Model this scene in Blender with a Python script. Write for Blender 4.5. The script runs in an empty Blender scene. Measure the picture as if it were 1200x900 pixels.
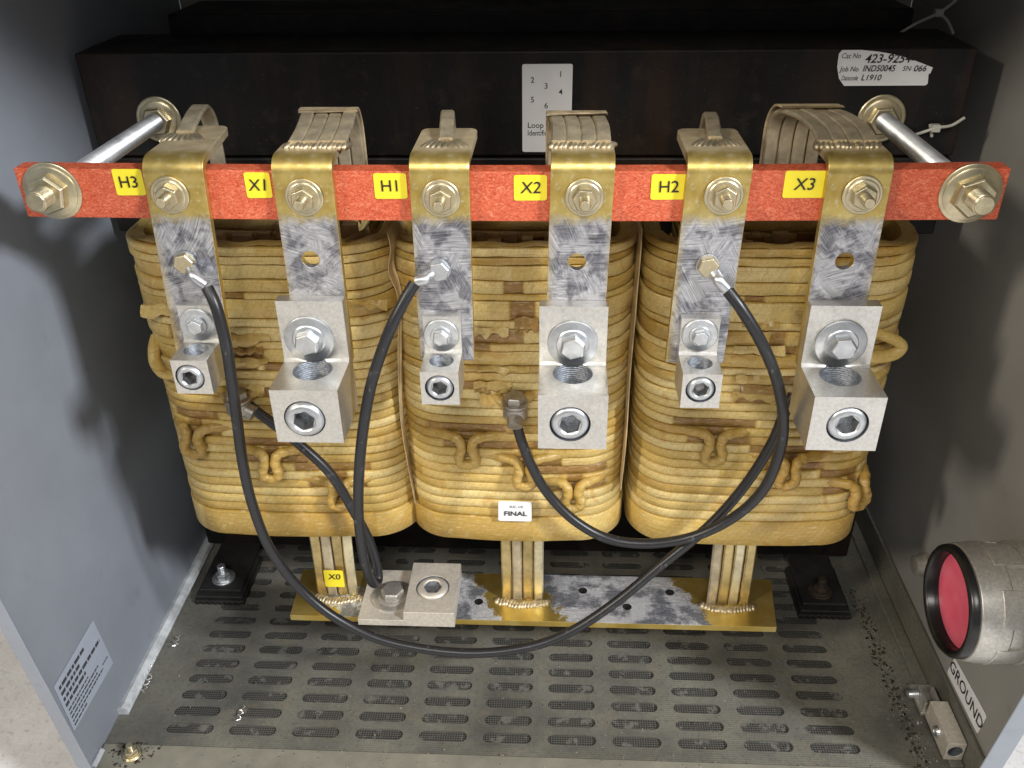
import bpy, bmesh, math, random
from mathutils import Vector, Matrix
random.seed(11)
SC = bpy.context.scene
COL = SC.collection
V = Vector
PI = math.pi

# ------------------------------------------------------------------ camera
F, CX, CY = 1040.0, 600.0, 450.0
CAM = V((0, 0, 0.70))
d = V((57, -625, F)).normalized()
r = V((21300, 320, -1132)); r -= r.dot(d) * d; r.normalize()
dn = d.cross(r)
if dn.y < 0: dn = -dn
def ray(x, y):
    v = V((x - CX, y - CY, F))
    return V((r.dot(v), d.dot(v), -dn.dot(v)))
def P(x, y, X=None, Y=None, Z=None):
    """the point of a real plane (wall X, face Y or floor Z) that a measured photo point lies on"""
    v = ray(x, y)
    t = (X - CAM.x) / v.x if X is not None else ((Y - CAM.y) / v.y if Y is not None else (Z - CAM.z) / v.z)
    return CAM + v * t
cam = bpy.data.objects.new('camera', bpy.data.cameras.new('camera'))
COL.objects.link(cam); SC.camera = cam
right = V((r.x, d.x, -dn.x)); down = V((r.y, d.y, -dn.y)); fwd = V((r.z, d.z, -dn.z))
M = Matrix.Identity(4)
for i in range(3):
    M[i][0] = right[i]; M[i][1] = -down[i]; M[i][2] = -fwd[i]; M[i][3] = CAM[i]
cam.matrix_world = M
cam.data.sensor_width = 36; cam.data.lens = F / 1200 * 36
cam.data.clip_start = 0.01; cam.data.clip_end = 60

# ------------------------------------------------------------------ materials
class NT:
    def __init__(s, name, rough=.5, metal=0.0, col=(.5, .5, .5), spec=.5):
        s.m = bpy.data.materials.new(name); s.m.use_nodes = True
        s.t = s.m.node_tree; s.b = s.t.nodes['Principled BSDF']
        s.b.inputs['Roughness'].default_value = rough; s.b.inputs['Metallic'].default_value = metal
        s.b.inputs['Base Color'].default_value = (*col, 1)
        s.b.inputs['Specular IOR Level'].default_value = spec
        s.tc = s.t.nodes.new('ShaderNodeTexCoord'); s.co = s.tc.outputs['Object']
    def n(s, ty, **k):
        x = s.t.nodes.new('ShaderNode' + ty)
        for a, b in k.items(): setattr(x, a, b)
        return x
    def l(s, a, b): s.t.links.new(a, b)
    def mapping(s, scale=(1, 1, 1), rot=(0, 0, 0), src=None):
        x = s.n('Mapping'); x.inputs['Scale'].default_value = scale; x.inputs['Rotation'].default_value = rot
        s.l(src or s.co, x.inputs['Vector']); return x.outputs[0]
    def noise(s, scale, detail=4, rough=.55, src=None, dist=0):
        x = s.n('TexNoise'); x.inputs['Scale'].default_value = scale; x.inputs['Detail'].default_value = detail
        x.inputs['Roughness'].default_value = rough; x.inputs['Distortion'].default_value = dist
        s.l(src or s.co, x.inputs['Vector']); return x.outputs['Fac']
    def ramp(s, fac, stops, interp='LINEAR'):
        x = s.n('ValToRGB'); x.color_ramp.interpolation = interp
        e = x.color_ramp.elements
        while len(e) < len(stops): e.new(.5)
        for i, (p, c) in enumerate(stops):
            e[i].position = p; e[i].color = (*c, 1) if len(c) == 3 else c
        s.l(fac, x.inputs[0]); return x.outputs[0]
    def val(s, fac, a, b): return s.ramp(fac, [(a, (0, 0, 0)), (b, (1, 1, 1))])
    def mix(s, fac, a, b, mode='MIX'):
        x = s.n('Mix', data_type='RGBA', blend_type=mode)
        for so, i in ((fac, 0), (a, 6), (b, 7)):
            if isinstance(so, (int, float)): x.inputs[i].default_value = so
            elif isinstance(so, tuple): x.inputs[i].default_value = (*so, 1)
            else: s.l(so, x.inputs[i])
        return x.outputs[2]
    def math(s, op, a, b=None, c=None):
        x = s.n('Math', operation=op)
        for i, so in enumerate((a, b, c)):
            if so is None: continue
            if isinstance(so, (int, float)): x.inputs[i].default_value = so
            else: s.l(so, x.inputs[i])
        return x.outputs[0]
    def bump(s, h, strength=.3, dist=.001, prev=None):
        x = s.n('Bump'); x.inputs['Strength'].default_value = strength; x.inputs['Distance'].default_value = dist
        s.l(h, x.inputs['Height'])
        if prev: s.l(prev, x.inputs['Normal'])
        s.l(x.outputs[0], s.b.inputs['Normal']); return x.outputs[0]
    def color(s, c): s.l(c, s.b.inputs['Base Color'])
    def rough(s, c): s.l(c, s.b.inputs['Roughness'])
    def metal(s, c): s.l(c, s.b.inputs['Metallic'])

def simple(name, col, rough=.5, metal=0.0, var=.25, scale=80, bump=.15, spec=.5):
    t = NT(name, rough, metal, col, spec)
    f = t.noise(scale, 5)
    t.color(t.ramp(f, [(.25, tuple(c * (1 - var) for c in col)), (.75, tuple(min(1, c * (1 + var)) for c in col))]))
    t.bump(t.noise(scale * 4, 3), bump, .0004)
    return t.m

def mat_paint(name, col, dust=.35):
    t = NT(name, .48, 0, col)
    a = t.noise(7, 5); b = t.noise(160, 3); g = t.noise(34, 6, .7)
    c = t.ramp(a, [(.3, tuple(x * .86 for x in col)), (.7, tuple(x * 1.1 for x in col))])
    c = t.mix(t.val(g, .6, .78), c, tuple(x * .8 for x in col))
    sp = t.val(t.noise(420, 2), .72, .8)
    c = t.mix(t.math('MULTIPLY', sp, dust), c, (.5, .48, .44))
    t.color(c); t.rough(t.ramp(a, [(.3, (.42,) * 3), (.7, (.56,) * 3)]))
    p = t.bump(b, .12, .0005); t.bump(t.noise(700, 2), .10, .0003, p)
    return t.m

def scratches(t, k=1.0):
    """wire-brush strokes: three directions, each covering its own irregular patches"""
    oi = t.n('ObjectInfo'); rnd = oi.outputs['Random']
    off = t.n('CombineXYZ'); t.l(rnd, off.inputs[0]); t.l(rnd, off.inputs[1]); t.l(rnd, off.inputs[2])
    sh = t.n('VectorMath', operation='MULTIPLY_ADD'); t.l(off.outputs[0], sh.inputs[0]); sh.inputs[1].default_value = (3, 5, 7); t.l(t.co, sh.inputs[2])
    warp = t.n('TexNoise'); warp.inputs['Scale'].default_value = 22 * k; warp.inputs['Detail'].default_value = 1; t.l(sh.outputs[0], warp.inputs['Vector'])
    wv = t.n('VectorMath', operation='MULTIPLY_ADD'); t.l(warp.outputs['Color'], wv.inputs[0]); wv.inputs[1].default_value = (.010,) * 3; t.l(t.co, wv.inputs[2])
    def layer(base, spread, fine, long_):
        a = t.math('ADD', base, t.math('MULTIPLY', rnd, spread))
        r1 = t.n('VectorRotate', rotation_type='Y_AXIS'); t.l(wv.outputs[0], r1.inputs['Vector']); t.l(a, r1.inputs['Angle'])
        r2 = t.n('VectorRotate', rotation_type='Z_AXIS'); t.l(r1.outputs[0], r2.inputs['Vector']); t.l(a, r2.inputs['Angle'])
        return t.noise(1.0, 4, .68, src=t.mapping((fine, fine, long_), src=r2.outputs[0]))
    A = layer(.25, 1.6, 1100, 22); B = layer(1.5, 1.2, 900, 18); C = layer(2.5, 1.0, 700, 26)
    m1 = t.val(t.noise(34 * k, 3, .6, src=sh.outputs[0]), .44, .54); m2 = t.val(t.noise(52 * k, 3, .6, src=sh.outputs[0]), .54, .60)
    f = t.mix(t.math('MULTIPLY', m2, .8), t.mix(m1, A, B), C)
    sp = t.noise(60 * k, 4, .6, src=sh.outputs[0])
    return f, sp

GOLD = (.60, .445, .135)
def mat_strap():
    t = NT('varnished aluminium with brushed end', .35, .9, GOLD)
    sc, patch = scratches(t)
    z = t.n('SeparateXYZ'); t.l(t.co, z.inputs[0])
    n1 = t.noise(110, 6, .75)
    zz = t.math('ADD', z.outputs[2], t.math('MULTIPLY', n1, .016))
    xe = t.math('ADD', t.math('ABSOLUTE', z.outputs[0]), t.math('MULTIPLY', t.noise(55, 4, .7), .006))
    gold = t.math('MAXIMUM', t.val(t.math('ADD', zz, .1), .0945, .1015), t.math('MULTIPLY', t.val(xe, .0222, .0250), .7))
    # edges of the plate keep their varnish: only faces looking forward were brushed
    ge = t.n('NewGeometry'); nx = t.n('SeparateXYZ'); t.l(ge.outputs['Normal'], nx.inputs[0])
    side = t.math('GREATER_THAN', t.math('ABSOLUTE', nx.outputs[0]), .6)
    gold = t.math('MAXIMUM', gold, side)
    a = t.noise(38, 5, .6); b = t.noise(220, 3)
    gc = t.ramp(a, [(.25, (.40, .255, .045)), (.5, GOLD), (.75, (.74, .62, .28))])
    gc = t.mix(t.val(b, .55, .8), gc, (.74, .68, .45))
    gc = t.mix(t.math('MULTIPLY', t.val(t.noise(150, 5, .7), .6, .72), .5), gc, (.36, .24, .06))
    # the top flange is dull: varnish thin, grey aluminium showing
    yy = t.math('ADD', z.outputs[1], t.math('MULTIPLY', a, .012))
    top = t.math('MULTIPLY', t.math('GREATER_THAN', z.outputs[2], .020), t.val(yy, .012, .024))
    fb = t.noise(90, 5, .7)
    gc = t.mix(t.math('MULTIPLY', top, .85), gc, t.ramp(fb, [(.3, (.34, .265, .165)), (.7, (.54, .46, .33))]))
    t.metal(t.math('SUBTRACT', .80, t.math('MULTIPLY', top, .55)))
    bc = t.ramp(sc, [(.32, (.22, .22, .245)), (.46, (.45, .45, .475)), (.56, (.56, .56, .585)), (.69, (.86, .86, .88))])
    bc = t.mix(t.math('MULTIPLY', t.val(patch, .47, .57), .85), bc, t.ramp(sc, [(.4, (.08, .08, .10)), (.62, (.30, .30, .33))]))
    t.color(t.mix(gold, bc, gc))
    t.rough(t.mix(gold, (.38, .38, .38), t.ramp(a, [(.3, (.28,) * 3), (.7, (.46,) * 3)])))
    h = t.math('MULTIPLY', sc, t.math('SUBTRACT', 1.0, gold))
    bp = t.bump(h, .55, .0006); t.bump(t.noise(900, 2), .08, .0003, bp)
    return t.m

def mat_neutral():
    t = NT('varnished neutral bar with ground patches', .35, .9, GOLD)
    sc, patch = scratches(t, .6)
    z = t.n('SeparateXYZ'); t.l(t.co, z.inputs[0])
    n1 = t.noise(60, 6, .75)
    x = t.math('ADD', t.math('ADD', z.outputs[0], t.math('MULTIPLY', n1, .07)), t.math('MULTIPLY', z.outputs[1], .5))
    y = t.math('ADD', z.outputs[1], t.math('MULTIPLY', n1, .012))
    def rng(a, b): return t.math('MULTIPLY', t.math('GREATER_THAN', x, a), t.math('LESS_THAN', x, b))
    bare = t.math('MAXIMUM', t.math('MAXIMUM', rng(-.160, -.130), rng(-.06, -.008)), rng(.056, .190))
    ge = t.n('NewGeometry'); nx = t.n('SeparateXYZ'); t.l(ge.outputs['Normal'], nx.inputs[0])
    bare = t.math('MULTIPLY', bare, t.math('GREATER_THAN', nx.outputs[2], .6))
    a = t.noise(38, 5, .6)
    gc = t.ramp(a, [(.25, (.50, .33, .07)), (.5, (.62, .45, .12)), (.75, (.72, .60, .25))])
    bc = t.ramp(sc, [(.34, (.36, .37, .40)), (.48, (.62, .63, .66)), (.66, (.95, .95, .97))])
    bc = t.mix(t.math('MULTIPLY', t.val(patch, .47, .56), .85), bc, t.ramp(sc, [(.4, (.06, .065, .085)), (.64, (.30, .31, .35))]))
    t.metal(t.mix(bare, (.8, .8, .8), (.55, .55, .55)))
    t.color(t.mix(bare, gc, bc)); t.rough(t.mix(bare, (.36,) * 3, (.36,) * 3))
    t.bump(t.math('MULTIPLY', sc, bare), .6, .0006)
    return t.m

def mat_metal(name, col, rough=.33, var=.12, sc=300, dirt=.0, dirtcol=(.1, .08, .05), metal=.92):
    t = NT(name, rough, metal, col)
    f = t.noise(sc, 4, .65); g = t.noise(45, 5, .7)
    c = t.ramp(f, [(.3, tuple(x * (1 - var) for x in col)), (.7, tuple(min(1, x * (1 + var)) for x in col))])
    if dirt: c = t.mix(t.math('MULTIPLY', t.val(g, .5, .75), dirt), c, dirtcol)
    t.color(c); t.rough(t.ramp(g, [(.3, (rough * .8,) * 3), (.7, (rough * 1.35,) * 3)]))
    t.bump(f, .1, .0003)
    return t.m

def mat_paper(name, a, b, c):
    """varnished insulating paper; the UV is arc length / height, the tone attribute differs per turn"""
    t = NT(name, .46, 0, b, .5)
    uv = t.n('UVMap').outputs[0]
    at = t.n('Attribute', attribute_name='tone').outputs['Fac']
    base = t.ramp(at, [(0, (.25, .125, .028)), (.22, a), (.6, b), (1, c)])
    sk = t.mapping((1, 1, 1), (0, 0, .55), uv)
    wrap = t.n('TexWave', wave_type='BANDS', bands_direction='X'); wrap.inputs['Scale'].default_value = 66
    wrap.inputs['Distortion'].default_value = 1.4; wrap.inputs['Detail'].default_value = 2; wrap.inputs['Detail Scale'].default_value = 2.5
    t.l(sk, wrap.inputs['Vector'])
    wl = t.val(wrap.outputs['Fac'], .0, .16)
    fib = t.noise(1.0, 4, .6, src=t.mapping((260, 900, 1), src=uv))
    crep = t.noise(1.0, 4, .7, src=t.mapping((900, 330, 1), (0, 0, .5), uv))
    blot = t.noise(24, 5, .65); big = t.noise(75, 4, .6)
    col = t.mix(t.math('MULTIPLY', t.val(blot, .52, .75), .38), base, (.40, .21, .045))
    crk = t.noise(1.0, 3, .6, src=t.mapping((34, 900, 1), (0, 0, .03), uv))
    col = t.mix(t.math('MULTIPLY', t.val(crk, .60, .66), .55), col, (.22, .11, .03))
    col = t.mix(t.math('MULTIPLY', t.val(big, .55, .72), .3), col, (.66, .52, .26))
    col = t.mix(t.math('MULTIPLY', t.math('SUBTRACT', 1.0, wl), .14), col, (.24, .13, .035))
    col = t.mix(t.math('MULTIPLY', t.val(crep, .42, .66), .38), col, (.32, .19, .05))
    pale = t.noise(1.0, 5, .7, src=t.mapping((120, 420, 1), (0, 0, .3), uv))
    col = t.mix(t.math('MULTIPLY', t.val(pale, .54, .68), .45), col, (.78, .66, .36))
    spk = t.val(t.noise(520, 2), .73, .80)
    col = t.mix(t.math('MULTIPLY', spk, .55), col, (.12, .06, .02))
    drip = t.noise(1.0, 5, .7, src=t.mapping((55, 30, 1), src=uv), dist=1.0)
    col = t.mix(t.math('MULTIPLY', t.val(drip, .56, .62), .5), col, (.47, .245, .035))
    t.color(col)
    t.rough(t.ramp(big, [(.3, (.30,) * 3), (.7, (.55,) * 3)]))
    t.b.inputs['Coat Weight'].default_value = .25; t.b.inputs['Coat Roughness'].default_value = .25
    p = t.bump(fib, .25, .0007); p = t.bump(crk, .3, .0007, p); p = t.bump(wl, .18, .0006, p); p = t.bump(crep, .4, .0008, p); t.bump(pale, .25, .0008, p)
    return t.m

M_ = {}
M_['wall'] = mat_paint('grey enamel', (.262, .285, .325))  # bluer copy: cool light on the left side mixed into the paint
M_['wall_warm_lit'] = mat_paint('grey enamel in warm light', (.27, .262, .245))  # same enamel with the warmer, weaker light put into its colour
M_['paper'] = mat_paper('varnished paper', (.38, .225, .035), (.60, .415, .108), (.74, .585, .25))
M_['paper_collar'] = simple('browned collar paper', (.40, .31, .19), .6, 0, .45, 120, .4)
M_['paper_dark'] = simple('browned paper', (.23, .125, .04), .5, 0, .5, 60, .3)
M_['paper_pale'] = simple('pale insulation paper', (.50, .37, .19), .55, 0, .4, 70, .35)
M_['strap'] = mat_strap()
M_['neutral'] = mat_neutral()
M_['gold'] = mat_metal('varnished aluminium strip', (.58, .46, .22), .36, .3, 60, .35, (.32, .2, .06))
M_['bright_strip'] = mat_metal('bare bright strip', (.78, .70, .48), .38, .3, 90, .4, (.30, .2, .07))
M_['strip'] = mat_metal('bare strip with varnish', (.54, .46, .32), .42, .3, 80, .4, (.27, .19, .09), .6)
M_['lug'] = mat_metal('tin plated aluminium', (.66, .645, .61), .36, .13, 420, .35, (.40, .37, .31))
M_['lug_dull'] = mat_metal('dull tin plated aluminium', (.66, .61, .53), .5, .14, 300, .3, (.40, .35, .27), .5)
M_['zinc'] = mat_metal('zinc plated steel', (.60, .62, .64), .36, .14, 160, .35, (.3, .3, .28))
M_['yzinc'] = mat_metal('yellowed zinc steel', (.60, .53, .36), .33, .18, 120, .4, (.28, .2, .08))
M_['hole'] = simple('bored aluminium', (.30, .32, .35), .4, .8, .5, 500, .6)
M_['socket'] = simple('socket steel', (.36, .36, .36), .35, .85, .3, 300, .3)
M_['rust'] = simple('dark rusty steel', (.055, .04, .026), .65, .3, .6, 90, .5)
M_['rubber'] = simple('black rubber', (.016, .015, .014), .55, 0, .4, 120, .3)
M_['gasket_and_hole_shade'] = simple('glossy black gasket', (.010, .010, .010), .28, 0, .3, 120, .1)  # the ring's black, also used as painted shade in holes
M_['cast'] = mat_metal('cast zinc', (.52, .50, .46), .42, .2, 380, .35, (.22, .2, .17), .75)
M_['white'] = simple('white label stock', (.78, .78, .80), .4, 0, .05, 60, .05)
M_['ink'] = simple('black ink', (.012, .012, .012), .5, 0, .1, 60, .0)
M_['yellow'] = simple('yellow vinyl', (.86, .72, .03), .38, 0, .06, 50, .05)
M_['tie'] = simple('off white nylon', (.42, .41, .36), .4, 0, .1, 60, .05)
M_['swarf'] = mat_metal('bright swarf', (.85, .85, .85), .25)
M_['caulk'] = simple('grey white sealant', (.52, .54, .55), .5, 0, .35, 90, .3)
M_['label_grey'] = simple('faded silver label', (.36, .40, .47), .4, 0, .06, 60, .05)
M_['ink_soft'] = simple('grey ink', (.05, .05, .055), .5, 0, .1, 60, .0)

def mat_cable():
    t = NT('black cable jacket', .36, 0, (.02, .02, .022))
    f = t.noise(70, 5, .7); g = t.noise(500, 3)
    c = t.mix(t.val(f, .62, .74), (.016, .016, .018), (.065, .065, .07))
    sc = t.val(t.noise(1, 5, .7, src=t.mapping((110, 110, 45))), .63, .70)
    c = t.mix(t.math('MULTIPLY', sc, .45), c, (.30, .30, .31))
    t.color(c); t.bump(g, .15, .0003); return t.m
M_['cable'] = mat_cable()

def mat_core():
    t = NT('black core varnish', .55, 0, (.012, .011, .010), .35)
    a = t.noise(16, 6, .65); b = t.noise(60, 5, .7); c = t.noise(300, 3)
    st = t.noise(1, 5, .6, src=t.mapping((30, 30, 5)))
    col = t.ramp(a, [(.3, (.0025, .0025, .003)), (.7, (.006, .0055, .005))])
    col = t.mix(t.math('MULTIPLY', t.val(st, .46, .66), .8), col, (.022, .011, .006))
    bl = t.noise(38, 6, .72)
    col = t.mix(t.math('MULTIPLY', t.val(bl, .56, .68), .5), col, (.036, .024, .020))
    col = t.mix(t.math('MULTIPLY', t.val(b, .58, .78), .5), col, (.035, .027, .022))
    sp = t.val(t.noise(520, 2), .73, .79)
    col = t.mix(t.math('MULTIPLY', sp, .6), col, (.16, .14, .12))
    t.color(col); t.rough(t.ramp(a, [(.3, (.4,) * 3), (.7, (.65,) * 3)])); p = t.bump(b, .3, .001); t.bump(c, .2, .0005, p)
    return t.m
M_['core'] = mat_core()

def mat_board():
    t = NT('red glass polyester', .5, 0, (.6, .08, .04))
    n = t.noise(1, 5, .7, src=t.mapping((260, 260, 420)), dist=2.5)
    fb = t.noise(1, 4, .6, src=t.mapping((180, 180, 420), (0, .7, 0)), dist=2)
    big = t.noise(12, 4)
    c = t.ramp(n, [(.34, (.26, .028, .012)), (.46, (.50, .075, .028)), (.56, (.58, .11, .045)), (.68, (.74, .27, .16))])
    c = t.mix(t.math('MULTIPLY', t.val(fb, .54, .62), .55), c, (.70, .25, .14))
    c = t.mix(t.math('MULTIPLY', t.val(big, .5, .8), .35), c, (.62, .14, .07))
    t.color(c); t.bump(n, .12, .0005); return t.m
M_['board'] = mat_board()

def mat_floor(screen):
    t = NT('dusty painted steel' + (' screen' if screen else ''), .6, 0, (.2, .19, .165))
    a = t.noise(9, 6, .6); b = t.noise(45, 6, .7); c = t.noise(260, 4, .7)
    col = t.ramp(a, [(.3, (.062, .061, .054)), (.52, (.138, .134, .113)), (.75, (.215, .205, .165))])
    col = t.mix(t.math('MULTIPLY', t.val(b, .5, .75), .45), col, (.20, .165, .10))
    col = t.mix(t.math('MULTIPLY', t.val(c, .50, .68), .5), col, (.06, .057, .05))
    sp = t.val(t.noise(330, 2), .725, .77)
    col = t.mix(t.math('MULTIPLY', sp, .8), col, (.55, .54, .50))
    t.color(col)
    if screen:
        sx = t.n('SeparateXYZ'); t.l(t.co, sx.inputs[0])
        pit = 2 * PI / .0023
        gx = t.math('SINE', t.math('MULTIPLY', sx.outputs[0], pit)); gy = t.math('SINE', t.math('MULTIPLY', sx.outputs[1], pit))
        g = t.math('MAXIMUM', gx, gy)
        p = t.bump(g, .22, .0008); t.bump(c, .3, .0006, p)
    else: t.bump(c, .35, .0006)
    return t.m
M_['floor'] = mat_floor(True); M_['floor_plain'] = mat_floor(False); M_['floor_sill'] = simple('olive grey sill', (.205, .195, .155), .6, 0, .2, 40, .3)

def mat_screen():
    t = NT('insect screen with painted dark gaps', .6, 0, (.03, .03, .03))
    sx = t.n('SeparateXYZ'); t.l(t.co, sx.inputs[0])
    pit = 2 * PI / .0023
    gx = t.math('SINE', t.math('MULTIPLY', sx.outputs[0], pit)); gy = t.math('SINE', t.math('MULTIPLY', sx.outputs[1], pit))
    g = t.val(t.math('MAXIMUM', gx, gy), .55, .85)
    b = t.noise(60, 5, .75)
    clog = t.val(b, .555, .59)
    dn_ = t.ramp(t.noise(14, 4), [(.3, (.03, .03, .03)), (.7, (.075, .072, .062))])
    c = t.mix(g, (.010, .010, .010), (.11, .105, .092))  # near-black gaps paint the unlit space under the wires
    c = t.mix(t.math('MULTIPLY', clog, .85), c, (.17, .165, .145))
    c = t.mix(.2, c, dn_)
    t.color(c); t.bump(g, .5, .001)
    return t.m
M_['screen'] = mat_screen()

def mat_ground():
    t = NT('pale concrete', .8, 0, (.5, .49, .46))
    a = t.noise(12, 6, .65); b = t.noise(140, 5, .7)
    c = t.ramp(a, [(.3, (.60, .58, .56)), (.7, (.80, .78, .76))])
    c = t.mix(t.math('MULTIPLY', t.val(b, .55, .75), .6), c, (.22, .20, .19))
    c = t.mix(t.math('MULTIPLY', t.val(t.noise(30, 4), .6, .75), .4), c, (.5, .40, .36))
    t.color(c); t.bump(b, .4, .002); return t.m
M_['ground'] = mat_ground()

def mat_cap():
    t = NT('red plastic', .20, 0, (.72, .09, .15), .6)
    f = t.noise(40, 4)
    t.color(t.ramp(f, [(.3, (.80, .11, .18)), (.7, (.88, .17, .25))]))
    t.bump(t.noise(600, 2), .05, .0003)
    return t.m
M_['cap'] = mat_cap()

# ------------------------------------------------------------------ mesh helpers
def tag(o, label=None, cat=None, group=None, kind=None):
    for k, v in (('label', label), ('category', cat), ('group', group), ('kind', kind)):
        if v: o[k] = v
    return o
def thing(name, label, cat, loc=(0, 0, 0), group=None):
    o = bpy.data.objects.new(name, None); COL.objects.link(o); o.location = loc
    o.empty_display_size = .02
    return tag(o, label, cat, group)
def rootloc(p):
    v = V((0, 0, 0))
    while p: v += p.location; p = p.parent
    return v

class MB:
    def __init__(s): s.v = []; s.f = []; s.uv = None
    def add(s, vs, fs):
        o = len(s.v); s.v += [V(x) for x in vs]; s.f += [tuple(i + o for i in f) for f in fs]
    def box(s, a, b, mat=None):
        x0, y0, z0 = a; x1, y1, z1 = b
        vs = [(x0, y0, z0), (x1, y0, z0), (x1, y1, z0), (x0, y1, z0), (x0, y0, z1), (x1, y0, z1), (x1, y1, z1), (x0, y1, z1)]
        if mat: vs = [mat @ V(q) for q in vs]
        s.add(vs, [(0, 3, 2, 1), (4, 5, 6, 7), (0, 1, 5, 4), (1, 2, 6, 5), (2, 3, 7, 6), (3, 0, 4, 7)])
    def hexa(s, p):  # eight corners: bottom ring, top ring
        s.add(p, [(0, 3, 2, 1), (4, 5, 6, 7), (0, 1, 5, 4), (1, 2, 6, 5), (2, 3, 7, 6), (3, 0, 4, 7)])
    def ring(s, pts_list, close=True, cap0=True, cap1=True):
        o = len(s.v); n = len(pts_list[0])
        for r_ in pts_list: s.v += [V(q) for q in r_]
        for i in range(len(pts_list) - 1):
            for j in range(n if close else n - 1):
                k = (j + 1) % n
                s.f.append((o + i * n + j, o + i * n + k, o + (i + 1) * n + k, o + (i + 1) * n + j))
        if cap0: s.f.append(tuple(o + j for j in reversed(range(n))))
        if cap1: s.f.append(tuple(o + (len(pts_list) - 1) * n + j for j in range(n)))
    def lathe(s, origin, axis, prof, n=28, rot=0, cap0=True, cap1=True, flat=None):
        """prof: (distance along axis, radius)"""
        ax = V(axis).normalized(); u = ax.orthogonal().normalized()
        if abs(ax.z) < .9: u = ax.cross(V((0, 0, 1))).normalized()
        w = ax.cross(u); o = V(origin)
        s.ring([[o + ax * h + (u * math.cos(2 * PI * j / n + rot) + w * math.sin(2 * PI * j / n + rot)) * rr for j in range(n)] for h, rr in prof], True, cap0, cap1)
    def tube(s, path, rad, n=14, smooth=6, cap=True, flat=1.0, up=None):
        pts = spline(path, smooth) if smooth else [V(p) for p in path]
        rings = []; u = None
        for i, p in enumerate(pts):
            t = (pts[min(i + 1, len(pts) - 1)] - pts[max(i - 1, 0)]).normalized()
            if up is not None:
                u = (V(up) - t * V(up).dot(t)).normalized()
            elif u is None: u = t.orthogonal().normalized()
            else: u = (u - t * u.dot(t)).normalized()
            w = t.cross(u)
            rr = rad(i / (len(pts) - 1)) if callable(rad) else rad
            rings.append([p + u * math.cos(2 * PI * j / n) * rr * flat + w * math.sin(2 * PI * j / n) * rr for j in range(n)])
        s.ring(rings, True, cap, cap)
    def ribbon(s, path, w, th, side=(1, 0, 0), smooth=6):
        """a flat strip: width w along side, thickness th"""
        pts = spline(path, smooth) if smooth else [V(p) for p in path]
        sd = V(side).normalized(); rings = []
        for i, p in enumerate(pts):
            t = (pts[min(i + 1, len(pts) - 1)] - pts[max(i - 1, 0)]).normalized()
            nn = t.cross(sd).normalized()
            b = min(th * .3, w * .2)
            q = []
            for (a, c) in ((-w / 2 + b, -th / 2), (w / 2 - b, -th / 2), (w / 2, -th / 2 + b), (w / 2, th / 2 - b), (w / 2 - b, th / 2), (-w / 2 + b, th / 2), (-w / 2, th / 2 - b), (-w / 2, -th / 2 + b)):
                q.append(p + sd * a + nn * c)
            rings.append(q)
        s.ring(rings)
    def ball(s, c, r3, n=10, m=7):
        c = V(c); o = len(s.v)
        s.ring([[c + V((r3[0] * math.sin(PI * (i + .02) / (m + .04)) * math.cos(2 * PI * j / n), r3[1] * math.sin(PI * (i + .02) / (m + .04)) * math.sin(2 * PI * j / n), -r3[2] * math.cos(PI * (i + .02) / (m + .04)))) for j in range(n)] for i in range(m + 1)])
    def build(s, name, mat, parent=None, bevel=0, smooth=40, seg=2, loc=None):
        me = bpy.data.meshes.new(name)
        base = rootloc(parent) if parent else (V(loc) if loc is not None else V((0, 0, 0)))
        me.from_pydata([v - base for v in s.v], [], s.f); me.update()
        bm = bmesh.new(); bm.from_mesh(me); bmesh.ops.recalc_face_normals(bm, faces=bm.faces); bm.to_mesh(me); bm.free()
        return finish(name, me, mat, parent, bevel, smooth, seg, base if not parent else None)
def finish(name, me, mat, parent, bevel=0, smooth=40, seg=2, loc=None):
    if mat is not None and not me.materials: me.materials.append(M_[mat] if isinstance(mat, str) else mat)
    if smooth:
        for p in me.polygons: p.use_smooth = True
        me.set_sharp_from_angle(angle=math.radians(smooth))
    o = bpy.data.objects.new(name, me); COL.objects.link(o)
    if parent: o.parent = parent
    if loc is not None: o.location = loc
    if bevel:
        b = o.modifiers.new('Bevel', 'BEVEL'); b.width = bevel; b.segments = seg; b.limit_method = 'ANGLE'; b.angle_limit = math.radians(35)
        b.harden_normals = True
    return o
def spline(path, k=6):
    p = [V(q) for q in path]; out = []
    for i in range(len(p) - 1):
        a = p[max(i - 1, 0)]; b = p[i]; c = p[i + 1]; e = p[min(i + 2, len(p) - 1)]
        for j in range(k):
            t = j / k
            out.append(.5 * ((2 * b) + (c - a) * t + (2 * a - 5 * b + 4 * c - e) * t * t + (3 * b - a - 3 * c + e) * t ** 3))
    out.append(p[-1]); return out
def baked(o):
    dg = bpy.context.evaluated_depsgraph_get(); dg.update()
    return bpy.data.meshes.new_from_object(o.evaluated_get(dg), depsgraph=dg)
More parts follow.
